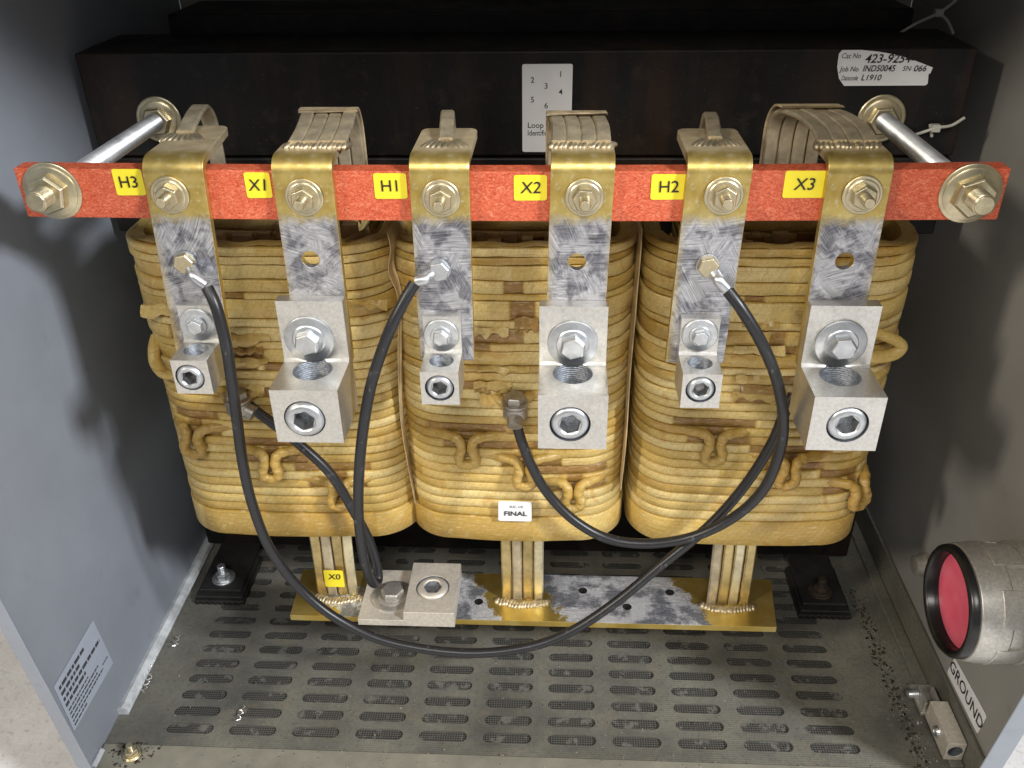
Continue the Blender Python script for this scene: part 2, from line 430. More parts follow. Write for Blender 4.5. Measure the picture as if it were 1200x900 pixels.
def cut(o, mb, mat=None):
    """bore real holes: the cutter's material lines the hole"""
    c = mb.build('cutter', mat or 'hole', None, 0, 0)
    c.location = (0, 0, 0)
    pl = rootloc(o)
    for v in c.data.vertices: v.co -= pl
    c.location = pl
    m = o.modifiers.new('Bool', 'BOOLEAN'); m.operation = 'DIFFERENCE'; m.object = c; m.solver = 'EXACT'; m.material_mode = 'TRANSFER'
    while o.modifiers.find('Bool') > 0: o.modifiers.move(o.modifiers.find('Bool'), 0) if hasattr(o.modifiers, 'move') else None
    bpy.context.view_layer.update()
    bev = [(x.width, x.segments) for x in o.modifiers if x.type == 'BEVEL']
    for x in [x for x in o.modifiers if x.type == 'BEVEL']: o.modifiers.remove(x)
    bpy.context.view_layer.update()
    me = baked(o); o.modifiers.clear(); o.data = me
    for p in me.polygons: p.use_smooth = True
    me.set_sharp_from_angle(angle=math.radians(35))
    bpy.data.objects.remove(c)
    for w, sgm in bev:
        b = o.modifiers.new('Bevel', 'BEVEL'); b.width = w; b.segments = sgm; b.limit_method = 'ANGLE'; b.angle_limit = math.radians(50); b.harden_normals = True
    return o
def text(name, body, size, at, u, v, mat, parent, bold=0.0, shear=0.0, align='CENTER', spacing=1.0, lift=.0004, sx=1.0):
    cu = bpy.data.curves.new(name, 'FONT'); cu.body = body; cu.size = size; cu.align_x = align; cu.align_y = 'CENTER'
    cu.offset = bold * size; cu.shear = shear; cu.space_character = spacing; cu.resolution_u = 3
    t = bpy.data.objects.new(name, cu); COL.objects.link(t); bpy.context.view_layer.update()
    me = baked(t); bpy.data.objects.remove(t)
    u = V(u).normalized(); v = V(v); v = (v - u * v.dot(u)).normalized(); n = u.cross(v); base = rootloc(parent); at = V(at)
    for q in me.vertices: q.co = at + u * q.co.x * sx + v * q.co.y + n * lift - base
    me.materials.clear()
    return finish(name, me, mat, parent, 0, 0)
def card(name, corners, th, mat, parent, rad=.0015, seg=4):
    """thin sticker from four corners (ccw seen from the front), rounded"""
    c = [V(q) for q in corners]; n = (c[1] - c[0]).cross(c[3] - c[0]).normalized(); out = []
    for i in range(4):
        p, a, b = c[i], (c[i - 1] - c[i]).normalized(), (c[(i + 1) % 4] - c[i]).normalized()
        for j in range(seg + 1):
            t = j / seg
            out.append(p + a * rad * (1 - t) ** 2 + b * rad * t ** 2)
    mb = MB(); mb.ring([[q for q in out], [q + n * th for q in out]])
    return mb.build(name, mat, parent, 0, 30)
def hexhead(mb, o, axis, r_, h, rot=0, chamfer=.12):
    mb.lathe(o, axis, [(0, r_), (h * .82, r_), (h, r_ * (1 - chamfer))], 6, rot)
def parts_bolt(parent, name, o, axis, wr, hr, hh, mat, wth=.0016, rot=.2, stud=None, wmat=None):
    """hex bolt or nut with a round washer; returns the head"""
    ax = V(axis).normalized(); o = V(o)
    mb = MB(); hexhead(mb, o + ax * wth, ax, hr, hh, rot)
    if stud:
        sr, sl = stud
        pr = [(hh * .9, sr)]; k = int(sl / .0011)
        for i in range(k): pr += [(hh + i * .0011, sr), (hh + i * .0011 + .0005, sr * .88)]
        pr += [(hh + sl, sr * .8)]
        mb.lathe(o + ax * wth, ax, pr, 18)
    h = mb.build(name, mat, parent, .0005, 35)
    w = MB(); w.lathe(o, ax, [(0, wr), (wth * .75, wr), (wth, wr * .96)], 36)
    if hr * 1.25 < wr * .92: w.lathe(o + ax * wth * .5, ax, [(0, hr * 1.28), (wth, hr * 1.28), (wth * 1.3, hr * 1.2)], 30)
    w.build('washer', wmat or mat, h, 0, 35)
    return h

# ------------------------------------------------------------------ ground + enclosure
g = MB(); g.box((-6, -6, -.14), (6, 6, -.10)); tag(g.build('ground', 'ground'), kind='structure')

XL, XR, YB, ZT = -.411, .369, 1.02, .80
fy_l = lambda z: .478 - .09 * z
fy_r = lambda z: .488 - .13 * z
enc = thing('enclosure', 'open grey painted steel cabinet with a slotted floor round the transformer', 'cabinet', (-.02, .7, 0))
mb = MB(); z0, z1 = -.06, ZT
mb.hexa([(XL - .002, fy_l(z0), z0), (XL, fy_l(z0), z0), (XL, YB, z0), (XL - .002, YB, z0), (XL - .002, fy_l(z1), z1), (XL, fy_l(z1), z1), (XL, YB, z1), (XL - .002, YB, z1)])
mb.build('side_panel', 'wall', enc)
mb = MB()
mb.hexa([(XR, fy_r(z0), z0), (XR + .002, fy_r(z0), z0), (XR + .002, YB, z0), (XR, YB, z0), (XR, fy_r(z1), z1), (XR + .002, fy_r(z1), z1), (XR + .002, YB, z1), (XR, YB, z1)])
mb.build('side_panel', 'wall_warm_lit', enc)
# returned front flanges of the two sides
mb = MB()
def fl(fy, xa, xb, t):
    return [(xa, fy(z0) - t, z0), (xb, fy(z0) - t, z0), (xb, fy(z0) - .0005, z0), (xa, fy(z0) - .0005, z0), (xa, fy(z1) - t, z1), (xb, fy(z1) - t, z1), (xb, fy(z1) - .0005, z1), (xa, fy(z1) - .0005, z1)]
mb.hexa(fl(fy_l, XL - .002, XL + .010, .002)); mb.build('front_flange', 'wall', enc, .0008)
mb = MB(); mb.hexa(fl(fy_r, XR - .016, XR + .002, .002)); mb.build('front_flange', 'wall', enc, .0008)
mb = MB(); mb.box((XL + .0005, YB, -.06), (XR - .0005, YB + .002, ZT)); mb.build('back_panel', 'wall_warm_lit', enc)
mb = MB(); mb.box((XL - .002, .40, ZT + .0005), (XR + .002, YB + .002, ZT + .003)); mb.build('top_panel', 'wall_warm_lit', enc)

# floor pan with real slots
def slotted(name, outer, slots, th, mat, parent, z):
    cu = bpy.data.curves.new(name, 'CURVE'); cu.dimensions = '2D'; cu.fill_mode = 'BOTH'; cu.extrude = th / 2
    def poly(pts):
        s = cu.splines.new('POLY'); s.points.add(len(pts) - 1); s.use_cyclic_u = True
        for q, (x, y) in zip(s.points, pts): q.co = (x, y, 0, 1)
    poly(outer)
    for s in slots: poly(s)
    t = bpy.data.objects.new(name, cu); COL.objects.link(t); bpy.context.view_layer.update()
    me = baked(t); bpy.data.objects.remove(t)
    base = rootloc(parent)
    for q in me.vertices: q.co += V((0, 0, z - th / 2)) - base
    me.materials.clear(); me.materials.append(M_[mat])
    return finish(name, me, mat, parent, 0, 30)
slots = []
for i in range(-6, 5):
    for j in range(0, 14):
        cx, cy = .0198 + i * .0595, .532 + j * .0195
        a, b = .0168, .0056
        pts = []
        for k in range(7): t = -PI / 2 + PI * k / 6; pts.append((cx + a + b * math.cos(t), cy + b * math.sin(t)))
        for k in range(7): t = PI / 2 + PI * k / 6; pts.append((cx - a + b * math.cos(t), cy + b * math.sin(t)))
        slots.append(pts)
slotted('floor_pan', [(XL + .0005, .500), (XR - .0005, .500), (XR - .0005, YB - .001), (XL + .0005, YB - .001)], slots, .0016, 'floor', enc, 0)
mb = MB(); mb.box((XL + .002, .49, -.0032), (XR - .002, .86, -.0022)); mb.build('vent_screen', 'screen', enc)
mb = MB(); mb.box((XL + .001, .4815, -.03), (XR - .001, .512, .0022)); mb.build('front_sill', 'floor_sill', enc, .0015)
mb = MB(); mb.box((.3525, .514, .0004), (.3645, 1.0, .0042)); mb.build('floor_ledge', 'floor_plain', enc, .0008)
mb = MB(); mb.box((.3650, .492, .0004), (.3684, 1.0, .0355)); mb.build('base_flange', 'floor_plain', enc, .0008)
mb = MB(); mb.tube([(-.4065, .545 + i * .032, .003 + random.uniform(-.0006, .0006)) for i in range(12)], .0062, 8, 2); mb.build('seam_bead', 'caulk', enc)
mb = MB(); mb.tube([(-.4085, .486 + i * .009, .002) for i in range(3)], .003, 8, 2); mb.build('seam_bead', 'caulk', enc)
# seam line on the left panel's front (small drain mark)
# warning label on the left wall (illegible in the photograph: grey lines)
c = [P(x, y, X=XL) for x, y in ((58, 808), (108, 727), (134, 776), (88, 852))]
c = [V((XL, .4815, .113)), V((XL, .561, .0505)), V((XL, .5545, .1165))]
lab = card('warning_label', [(XL + .0004, .484, .0545), (XL + .0004, .561, .0525), (XL + .0004, .5545, .1150), (XL + .0004, .4815, .113)], .0002, 'label_grey', enc, .001)
lab['label'] = 'grey warning sticker with slanting lines of small print on the left wall'
mb = MB()
def dash_line(y0, y1, z, h, k):
    y = y0
    while y < y1:
        w = random.uniform(.0025, .008) * k
        mb.box((XL + .0007, y, z), (XL + .0009, min(y + w, y1), z + h)); y += w + .0014 * k
for y1, z in ((.530, .1035), (.518, .0965), (.553, .0895), (.522, .0825)): dash_line(.486, y1, z, .0034, 1.1)
for i, y1 in enumerate((.523, .540, .536, .545, .510)): dash_line(.487, y1, .0765 - i * .0047, .0016, .8)
dash_line(.546, .556, .066, .0012, .6)
mb.build('lettering', 'ink_soft', lab, 0, 0)
gl = card('ground_sticker', [(XR - .0004, .5885, .0385), (XR - .0004, .5195, .0405), (XR - .0004, .5165, .0675), (XR - .0004, .585, .0625)], .0002, 'white', enc, .003)
gl['label'] = 'white sticker reading GROUND in black capitals on the right wall'
text('lettering', 'GROUND', .0165, (XR - .0006, .5520, .0525), (0, -1, .015), (0, 0, 1), 'ink', gl, .004, sx=.98)

# ------------------------------------------------------------------ core
core = thing('transformer_core', 'black varnished steel core behind the coils, stained with rust', 'transformer core', (-.035, .85, 0))
mb = MB(); mb.box((-.402, .755, .475), (.3325, .845, .5615)); mb.box((-.402, .755, .405), (.3325, .845, .4735))
mb.build('top_yoke', 'core', core, .002)
mb = MB(); mb.box((-.355, .846, .475), (.31, .93, .578)); mb.box((-.37, .8465, .455), (.322, .96, .474)); mb.build('yoke_clamp', 'core', core, .002)
mb = MB(); mb.box((-.402, .775, .012), (.3325, .93, .135)); mb.build('bottom_yoke', 'core', core, .002)
mb = MB()
for x in (-.225, -.03, .162): mb.box((x - .035, .80, .136), (x + .035, .90, .404))
mb.build('leg', 'core', core, .002)
mb = MB(); mb.lathe((-.362, .7545, .485), (0, 1, 0), [(0, .0075), (.0008, .0075)], 20); mb.build('bolt_hole_shade', 'gasket_and_hole_shade', core)  # flat black disc, its colour stands for the shaded hole
YL = .7545
la = card('loop_label', [(-.0297, YL, .4790), (.0115, YL, .4790), (.0120, YL, .5512), (-.0293, YL, .5512)], .0003, 'white', core, .002)
la['label'] = 'tall white label with scattered digits 1 to 6 above the second terminal'
for s, x, y in (('1', 657, 87), ('2', 624, 94), ('3', 640, 101), ('4', 657, 108), ('5', 624, 117), ('6', 640, 124)):
    text('lettering', s, .0066, P(x, y, Y=YL), (1, 0, 0), (0, 0, 1), 'ink', la, .006)
text('lettering', 'Loop Tap', .0066, P(618, 147, Y=YL), (1, 0, 0), (0, 0, 1), 'ink', la, .008, align='LEFT')
text('lettering', 'Identification', .0066, P(618, 156, Y=YL), (1, 0, 0), (0, 0, 1), 'ink', la, .008, align='LEFT', sx=.8)
out = [P(x, y, Y=YL) for x, y in ((989, 100.5), (983, 92), (981, 78), (983, 63), (987, 58.5), (1010, 58.5), (1030, 60.5), (1050, 64), (1070, 70), (1093, 79), (1090, 86), (1088, 86.5), (1087, 98), (1084, 100))]
mb = MB(); mb.ring([out, [q + V((0, -.0004, 0)) for q in out]])
lb = mb.build('catalog_label', 'white', core, 0, 20); lb['label'] = 'torn white label with catalogue and job numbers at the upper right'
for s, x, y, z, b, sh, sxx in (('Cat No', 985.5, 65.5, .0056, 0, .2, .9), ('423-9254-', 1013, 69, .0094, .012, .22, 1.0), ('Job No', 984, 81, .0056, 0, .2, .9), ('IND50045', 1010.5, 80.3, .0068, .012, .2, .88), ('SN', 1057, 80.3, .0055, 0, .2, 1), ('066', 1070, 80.3, .0068, .01, .2, 1), ('Datecode', 985.5, 91.5, .0054, 0, .2, .62), ('L1910', 1008.5, 91, .0064, .01, .2, 1)):
    text('lettering', s, z, P(x, y, Y=YL), (1, 0, .0), (0, 0, 1), 'ink', lb, b, sh, 'LEFT', sx=sxx, lift=.0008)

# mounting feet: rubber pads with the core's hold-down bolts
def foot(x, label, mat):
    t = thing('rubber_mount', label, 'mounting pad', (x, .72, 0), 'rubber mounting pads under the core')
    mb = MB(); mb.box((x - .0275, .690, .0002), (x + .0275, .760, .0055)); mb.box((x - .026, .692, .006), (x + .026, .760, .010))
    for i in range(8): mb.box((x - .025 + i * .0065, .6885, .001), (x - .0215 + i * .0065, .6905, .006))
    mb.build('rubber_pad', 'rubber', t, .001)
    mb = MB(); mb.box((x - .023, .698, .0102), (x + .023, .80, .0145)); mb.build('foot_plate', 'rubber', t, .001)
    parts_bolt(t, 'bolt', (x - .001, .716, .0146), (0, 0, 1), .0125, .0078, .007, mat, .0018, .3, (.0046, .010))
foot(-.362, 'black rubber mounting pad and pale bolt against the left wall', 'zinc')
foot(.288, 'black rubber mounting pad with brown rusty bolt at the right', 'rust')

# ------------------------------------------------------------------ coils
YC = .60; RC = .040
ZB = [P(600, y, Y=YC).z for y in [632] + [604 - 9.7 * i for i in range(15)] + [457, 447, 436, 428, 411, 402, 385, 375, 352, 344, 329, 311, 301, 290]]
def perim(x0, x1, y0, y1, rad, bulge, n):
    """rounded rectangle, dense on the front; starts at the rear, runs anticlockwise seen from above; returns (x, y, nx, ny)"""
    pts = []
    def arc(cx, cy, a0, a1, k):
        for i in range(k):
            a = a0 + (a1 - a0) * i / k; pts.append((cx + rad * math.cos(a), cy + rad * math.sin(a), math.cos(a), math.sin(a)))
    k = n // 6
    arc(x0 + rad, y1 - rad, PI / 2, PI, 5)
    for i in range(14): pts.append((x0, y1 - rad + (y0 + rad - y1 + rad) * i / 14, -1, 0))
    arc(x0 + rad, y0 + rad, PI, 1.5 * PI, k)
    for i in range(2 * k):
        t = i / (2 * k); pts.append((x0 + rad + (x1 - x0 - 2 * rad) * t, y0 - bulge * math.sin(PI * t), 0, -1))
    arc(x1 - rad, y0 + rad, -PI / 2, 0, k)
    for i in range(14): pts.append((x1, y0 + rad + (y1 - rad - y0 - rad) * i / 14, 1, 0))
    arc(x1 - rad, y1 - rad, 0, PI / 2, 5)
    return pts
def pip(x, segs):
    return any(a < x < b for a, b in segs)

def winding(name, parent, x0, x1, y0, y1, rad, zs, patches, seed, taper=0.0, mat='paper'):
    rnd = random.Random(seed)
    base = perim(x0, x1, y0, y1, rad, .0025, 150); n = len(base)
    arc = [0]
    for i in range(n): arc.append(arc[-1] + math.hypot(base[(i + 1) % n][0] - base[i][0], base[(i + 1) % n][1] - base[i][1]))
    verts, faces, uvs, tones = [], [], [], []
    prev = None; nt = len(zs) - 1
    rows = []   # (z function, offset function, tone per column)
    for k in range(nt):
        za, zb = zs[k], zs[k + 1]; h = zb - za
        rough = k >= 15
        off = rnd.uniform(-.0003, .0004) if not rough else rnd.uniform(-.0010, .0009)
        if k == 0: off = .0010
        tone = rnd.uniform(.5, .95) if not rough else rnd.uniform(.35, 1.0)
        if k == 0: tone = .55
        ph = [rnd.uniform(0, 6.28) for _ in range(6)]
        amp = (.0002 if not rough else .0006) * (1.0 if k else 1.8)
        brk = sorted(rnd.uniform(x0, x1) for _ in range(3 if not rough else 6)); jump = [rnd.uniform(-.22, .22) for _ in range(8)]
        def zwob(i, edge, ph=ph, amp=amp, rough=rough):
            s = arc[i] * 1.0
            return amp * (math.sin(s * 38 + ph[0 + edge]) * .7 + math.sin(s * 95 + ph[2 + edge]) * .5 + (math.sin(s * 310 + ph[4]) * .35 if rough else 0))
        def owob(i, ph=ph, rough=rough):
            s = arc[i]
            return (.0002 if not rough else .0005) * (math.sin(s * 52 + ph[1]) + .6 * math.sin(s * 140 + ph[3]))
        bevel = min(.0012, h * .15)
        groove = .0042
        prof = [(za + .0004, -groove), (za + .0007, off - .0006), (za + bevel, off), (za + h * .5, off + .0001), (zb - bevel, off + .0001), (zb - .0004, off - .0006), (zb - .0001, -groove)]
        row_t = []
        for i in range(n):
            tt = tone + .06 * math.sin(arc[i] * 21 + ph[5]) + jump[sum(1 for q_ in brk if base[i][0] > q_)]
            if base[i][3] < -.8 and k in patches and pip(base[i][0], patches[k]): tt = -1
            row_t.append(tt)
        for (z, o) in prof:
            rows.append((z, o, row_t, zwob, owob, za, zb))
    for (z, o, row_t, zw, ow, za, zb) in rows:
        f = (z - za) / (zb - za)
        for i in range(n):
            x, y, nx, ny = base[i]
            oo = o + ow(i) - (.0014 if row_t[i] < 0 else 0)
            tp = taper * (zs[-1] - z)
            zz = z + zw(i, 0) * (1 - f) * .0 + (zw(i, 1) if .05 < f < .95 else 0) * .6
            verts.append((x + nx * oo - tp * nx, y + ny * oo, zz))
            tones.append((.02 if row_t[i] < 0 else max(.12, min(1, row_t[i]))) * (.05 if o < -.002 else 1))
            uvs.append((arc[i], zz))
    R_ = len(rows)
    for j in range(R_ - 1):
        for i in range(n):
            k = (i + 1) % n
            faces.append((j * n + i, j * n + k, (j + 1) * n + k, (j + 1) * n + i))
    # top rim: a folded paper wall 14 mm thick, then down into the duct
    wall = .012
    for (ins, z) in ((.0015, zs[-1] + .001), (wall, zs[-1] + .0012), (wall + .001, zs[-1] - .001), (wall + .001, zs[-1] - .05)):
        for i in range(n):
            x, y, nx, ny = base[i]; verts.append((x - nx * ins, y - ny * ins, z + .0012 * math.sin(arc[i] * 60) + .0007 * math.sin(arc[i] * 210))); tones.append(.55); uvs.append((arc[i], z - ins))
    for j in range(R_ - 1, R_ + 3):
        for i in range(n):
            k = (i + 1) % n
            faces.append((j * n + i, j * n + k, (j + 1) * n + k, (j + 1) * n + i))
    # bottom face
    s0 = len(verts)
    for i in range(n):
        x, y, nx, ny = base[i]; verts.append((x - nx * .045, y - ny * .045, zs[0] + .003)); tones.append(.4); uvs.append((arc[i], 0))
    for i in range(n):
        k = (i + 1) % n; faces.append((i, s0 + i, s0 + k, k))
    me = bpy.data.meshes.new(name); b0 = rootloc(parent)
    me.from_pydata([V(v) - b0 for v in verts], [], faces); me.update()
    at = me.attributes.new('tone', 'FLOAT', 'POINT'); at.data.foreach_set('value', tones)
    ul = me.uv_layers.new(name='UVMap')
    for lp in me.loops:
        ul.data[lp.index].uv = uvs[lp.vertex_index]
    for p in me.polygons:   # close the uv seam
        us = [ul.data[l].uv.x for l in p.loop_indices]
        if max(us) - min(us) > arc[-1] * .5:
            for l in p.loop_indices:
                if ul.data[l].uv.x < arc[-1] * .5: ul.data[l].uv.x += arc[-1]
    bm = bmesh.new(); bm.from_mesh(me); bmesh.ops.recalc_face_normals(bm, faces=bm.faces); bm.to_mesh(me); bm.free()
    return finish(name, me, mat, parent, 0, 55)

def uvtone(o, tone):
    """give a swept part the paper material's attribute and a rough arc-length UV"""
    me = o.data
    at = me.attributes.new('tone', 'FLOAT', 'POINT')
    at.data.foreach_set('value', [tone] * len(me.vertices))
    ul = me.uv_layers.new(name='UVMap')
    for lp in me.loops:
        c_ = me.vertices[lp.vertex_index].co; ul.data[lp.index].uv = (c_.x + c_.y * .7, c_.z)
    return o

LOOP = [(-.040, .0, -.004), (-.026, .0, -.0012), (-.014, .0004, .003), (-.0080, -.0008, .0055), (-.0050, -.006, .0075), (-.0056, -.0120, .0085), (-.0076, -.0185, .0088), (-.0066, -.0240, .0086), (.0000, -.0268, .0084), (.0066, -.0240, .0086), (.0078, -.0185, .0088), (.0058, -.0120, .0085), (.0050, -.006, .0075), (.0080, -.0008, .0055), (.014, .0004, .003), (.026, .0, -.0012), (.040, .0, -.004)]
def face_at(x0, x1, sx):
    """point and outward normal of the coil face at arc position sx (measured as x along the flat front, carried round the corners)"""
    R0 = RC; a, b = x0 + R0, x1 - R0
    if sx < a:
        th = (a - sx) / R0
        if th > PI / 2: return V((x0, YC + R0 + (th - PI / 2) * R0, 0)), V((-1, 0, 0))
        return V((a - R0 * math.sin(th), YC + R0 - R0 * math.cos(th), 0)), V((-math.sin(th), -math.cos(th), 0))
    if sx > b:
        th = (sx - b) / R0
        if th > PI / 2: return V((x1, YC + R0 + (th - PI / 2) * R0, 0)), V((1, 0, 0))
        return V((b + R0 * math.sin(th), YC + R0 - R0 * math.cos(th), 0)), V((math.sin(th), -math.cos(th), 0))
    return V((sx, YC - .0025 * math.sin(PI * (sx - a) / (b - a)), 0)), V((0, -1, 0))
def arc_of(x0, x1, x):
    """arc position whose face point has this x"""
    lo, hi = x0 - .02, x1 + .02
    for _ in range(40):
        m_ = (lo + hi) / 2
        if face_at(x0, x1, m_)[0].x < x: lo = m_
        else: hi = m_
    return (lo + hi) / 2
def tap_loop(parent, x0, x1, x, z, sc=1.0, lean=0.0, tone=.6, out=1.0):
    mb = MB(); pts = []; s0 = arc_of(x0, x1, x)
    for u, w_, o in LOOP:
        p, nn = face_at(x0, x1, s0 + (u + lean * (-w_)) * sc)
        pts.append(p + nn * (o * out - .0012) + V((0, 0, z + w_ * sc)))
    mb.tube(pts, lambda q: .0044 + .0003 * math.sin(q * 90), 12, 6, flat=.95)
    o = mb.build('tap_loop', 'paper', parent); uvtone(o, tone); return o

coil_spec = [
    ('left paper wrapped coil, its side facing the grey left wall', -.3300, -.1205, (-.2975, -.2359, -.182), (.2945, .2735, .2435), 1),
    ('middle paper wrapped coil carrying the small white FINAL label', -.1275, .0610, (-.0713, -.0238, .017), (.2905, .2700, .2455), 2),
    ('right paper wrapped coil whose lower loop sticks out past its right edge', .0665, .2680, (.1297, .1921, .2500), (.2975, .2750, .2480), 3)]
coils = []
def zi(z):
    for k in range(len(ZB) - 1):
        if ZB[k] <= z < ZB[k + 1]: return k
    return 5
for lab_, x0, x1, lx, lz, sd in coil_spec:
    cx = (x0 + x1) / 2
    t = thing('winding_coil', lab_, 'transformer coil', (cx, .72, .18), 'three paper wrapped coils on the core')
    rnd = random.Random(sd * 7)
    patches = {}
    for x, z in zip(lx, lz):
        k = zi(z)
        patches.setdefault(k + 1, []).append((x - .030 + rnd.uniform(-.006, .006), x + .026 + rnd.uniform(-.008, .012)))
        patches.setdefault(k - 1, []).append((x - .020 + rnd.uniform(-.006, .002), x + .022 + rnd.uniform(0, .014)))
        patches.setdefault(k, []).append((x - .0068, x + .0068))
    for q in range(8):
        k = rnd.randint(15, 26); a = rnd.uniform(x0 + .02, x1 - .06); patches.setdefault(k, []).append((a, a + rnd.uniform(.012, .04)))
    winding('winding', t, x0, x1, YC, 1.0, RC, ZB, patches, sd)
    for i, (x, z) in enumerate(zip(lx, lz)):
        tap_loop(t, x0, x1, x, z - .0005, .88, rnd.uniform(-.12, .12), rnd.uniform(.26, .42), 1.25 if x > x1 - .02 else 1.0)
    # ragged duct sticks and paper behind the front rim
    mb = MB(); zt = ZB[-1]
    for i in range(11):
        x = x0 + .03 + (x1 - x0 - .06) * (i + rnd.uniform(.1, .9)) / 11
        w = rnd.uniform(.003, .008); y = rnd.uniform(.616, .636)
        mb.box((x - w, y, zt - .03), (x + w, y + rnd.uniform(.004, .01), zt + rnd.uniform(-.010, .006)))
    mb.build('spacer_stick', 'paper_pale', t, .0006)
    mb = MB()
    for i in range(9):
        x = x0 + .03 + (x1 - x0 - .06) * (i + rnd.uniform(.1, .9)) / 9
        w = rnd.uniform(.006, .016); y = rnd.uniform(.618, .640)
        mb.box((x - w, y, zt - .03), (x + w, y + .005, zt + rnd.uniform(-.014, .000)))
    mb.build('browned_paper', 'paper_dark', t, .0006)
    # inner winding and the packing that fills the middle
    zin = [ZB[-1] - .06 + i * .0115 for i in range(7)]
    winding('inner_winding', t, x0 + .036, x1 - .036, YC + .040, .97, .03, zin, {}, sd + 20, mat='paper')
    mb = MB(); mb.box((x0 + .04, YC + .02, .20), (x1 - .04, .79, zt - .028)); mb.build('packing', 'paper_dark', t)
    coils.append(t)

# upper side loops, torn paper flaps and the thin barrier sheets
def side_loop(parent, pts, rad=.0048, tone=.6):
    mb = MB(); mb.tube(pts, rad, 12, 6, flat=.8); return uvtone(mb.build('tap_loop', 'paper', parent), tone)
def loop_on(parent, x0, x1, pts, tone=.6):
    q = []
    for sx, z, o in pts:
        p, nn = face_at(x0, x1, sx); q.append(p + nn * o + V((0, 0, z)))
    side_loop(parent, q, .0050, tone)
L0, L1 = coil_spec[0][1:3]
loop_on(coils[0], L0, L1, [(L0 + .000, .368, -.003), (L0 + .008, .362, .003), (L0 + .014, .353, .007), (L0 + .024, .348, .009), (L0 + .033, .351, .009), (L0 + .036, .358, .007), (L0 + .044, .367, .003), (L0 + .054, .372, -.003)])
R0_, R1_ = coil_spec[2][1:3]
loop_on(coils[2], R0_, R1_, [(R1_ - .050, .394, -.003), (R1_ - .038, .392, .004), (R1_ - .026, .388, .008), (R1_ - .017, .382, .011), (R1_ - .014, .376, .012), (R1_ - .019, .371, .010), (R1_ - .032, .370, .006), (R1_ - .046, .373, -.003)])
def flap(parent, pts, th=.0006, mat='paper_pale', name='torn_paper'):
    """a curled sheet through two rows of points"""
    a = spline(pts[0], 5); b = spline(pts[1], 5); mb = MB(); rings = []
    for p, q in zip(a, b):
        dd = (q - p); mid = (p + q) / 2 + V((0, -.0016, 0))
        rings.append([p, mid, q, q + V((0, th, 0)), mid + V((0, th, 0)), p + V((0, th, 0))])
    mb.ring(rings); return mb.build(name, mat, parent, 0, 50)
rf = random.Random(5)
def rag(parent, px, py, w, h, Y=.5965, mat='paper_pale', tilt=0):
    n = 7; top, bot = [], []
    for i in range(n):
        x = px + w * i / (n - 1); t_ = tilt * i / (n - 1)
        top.append(P(x, py + t_ + rf.uniform(-1.5, 1.5), Y=Y)); bot.append(P(x, py + h + t_ + rf.uniform(-h * .45, h * .3), Y=Y - .0012))
    uvtone(flap(parent, (top, bot), .0008, 'paper'), .10 if mat == 'paper_dark' else rf.uniform(.45, .9))
for a in ((205 - 40, 357, 48, 13), (262, 392, 55, 12), (268, 420, 46, 9), (414, 352, 40, 10), (270, 452, 40, 8)): rag(coils[0], *a)
for a in ((556, 384, 40, 12), (560, 430, 60, 8), (555, 447, 45, 13), (562, 462, 34, 14)): rag(coils[1], *a)
for a in ((603, 372, 28, 16), (556, 452, 40, 9)): rag(coils[1], *a, mat='paper_dark')
for a in ((860, 405, 60, 10), (862, 440, 50, 9), (858, 458, 64, 14), (870, 378, 44, 8)): rag(coils[2], *a)
for a in ((868, 452, 46, 10),): rag(coils[2], *a, mat='paper_dark')
for a in ((278, 408, 30, 7),): rag(coils[0], *a, mat='paper_dark')
# folded end papers on the inner sides of the coils
def sheet(parent, edge, depth, name='barrier_paper', mat='paper_pale', th=.0007):
    mb = MB(); rings = []
    for p in spline(edge, 5):
        p2 = p + V(depth); rings.append([p, p2, p2 + V((th, 0, 0)), p + V((th, 0, 0))])
    mb.ring(rings); return mb.build(name, mat, parent, 0, 50)
sheet(coils[1], [P(453, 272, Y=.600), P(457, 292, Y=.596), P(455, 320, Y=.598), P(466, 352, Y=.600), P(466, 420, Y=.604), P(470, 500, Y=.610), P(486, 590, Y=.612)], (.004, .09, 0))
sheet(coils[1], [P(752, 268, Y=.612), P(750, 300, Y=.606), P(746, 345, Y=.604), P(744, 372, Y=.602), P(738, 440, Y=.604), P(733, 520, Y=.606), P(727, 575, Y=.608)], (-.002, .08, 0))
for i, (xa, ya, xb, yb) in enumerate(((404, 280, 430, 266), (408, 292, 442, 268), (414, 305, 455, 272), (425, 318, 460, 290))):
    mb = MB(); a = P(xa, ya, Y=.606 + i * .001); b = P(xb, yb, Y=.640); 
    mb.ring([[a, a + V((0, .001, -.03)), a + V((.001, .002, -.03)), a + V((.001, .002, 0))], [b, b + V((0, .001, -.03)), b + V((.001, .002, -.03)), b + V((.001, .002, 0))]])
    mb.build('torn_paper', 'paper_pale', coils[0], 0, 30)

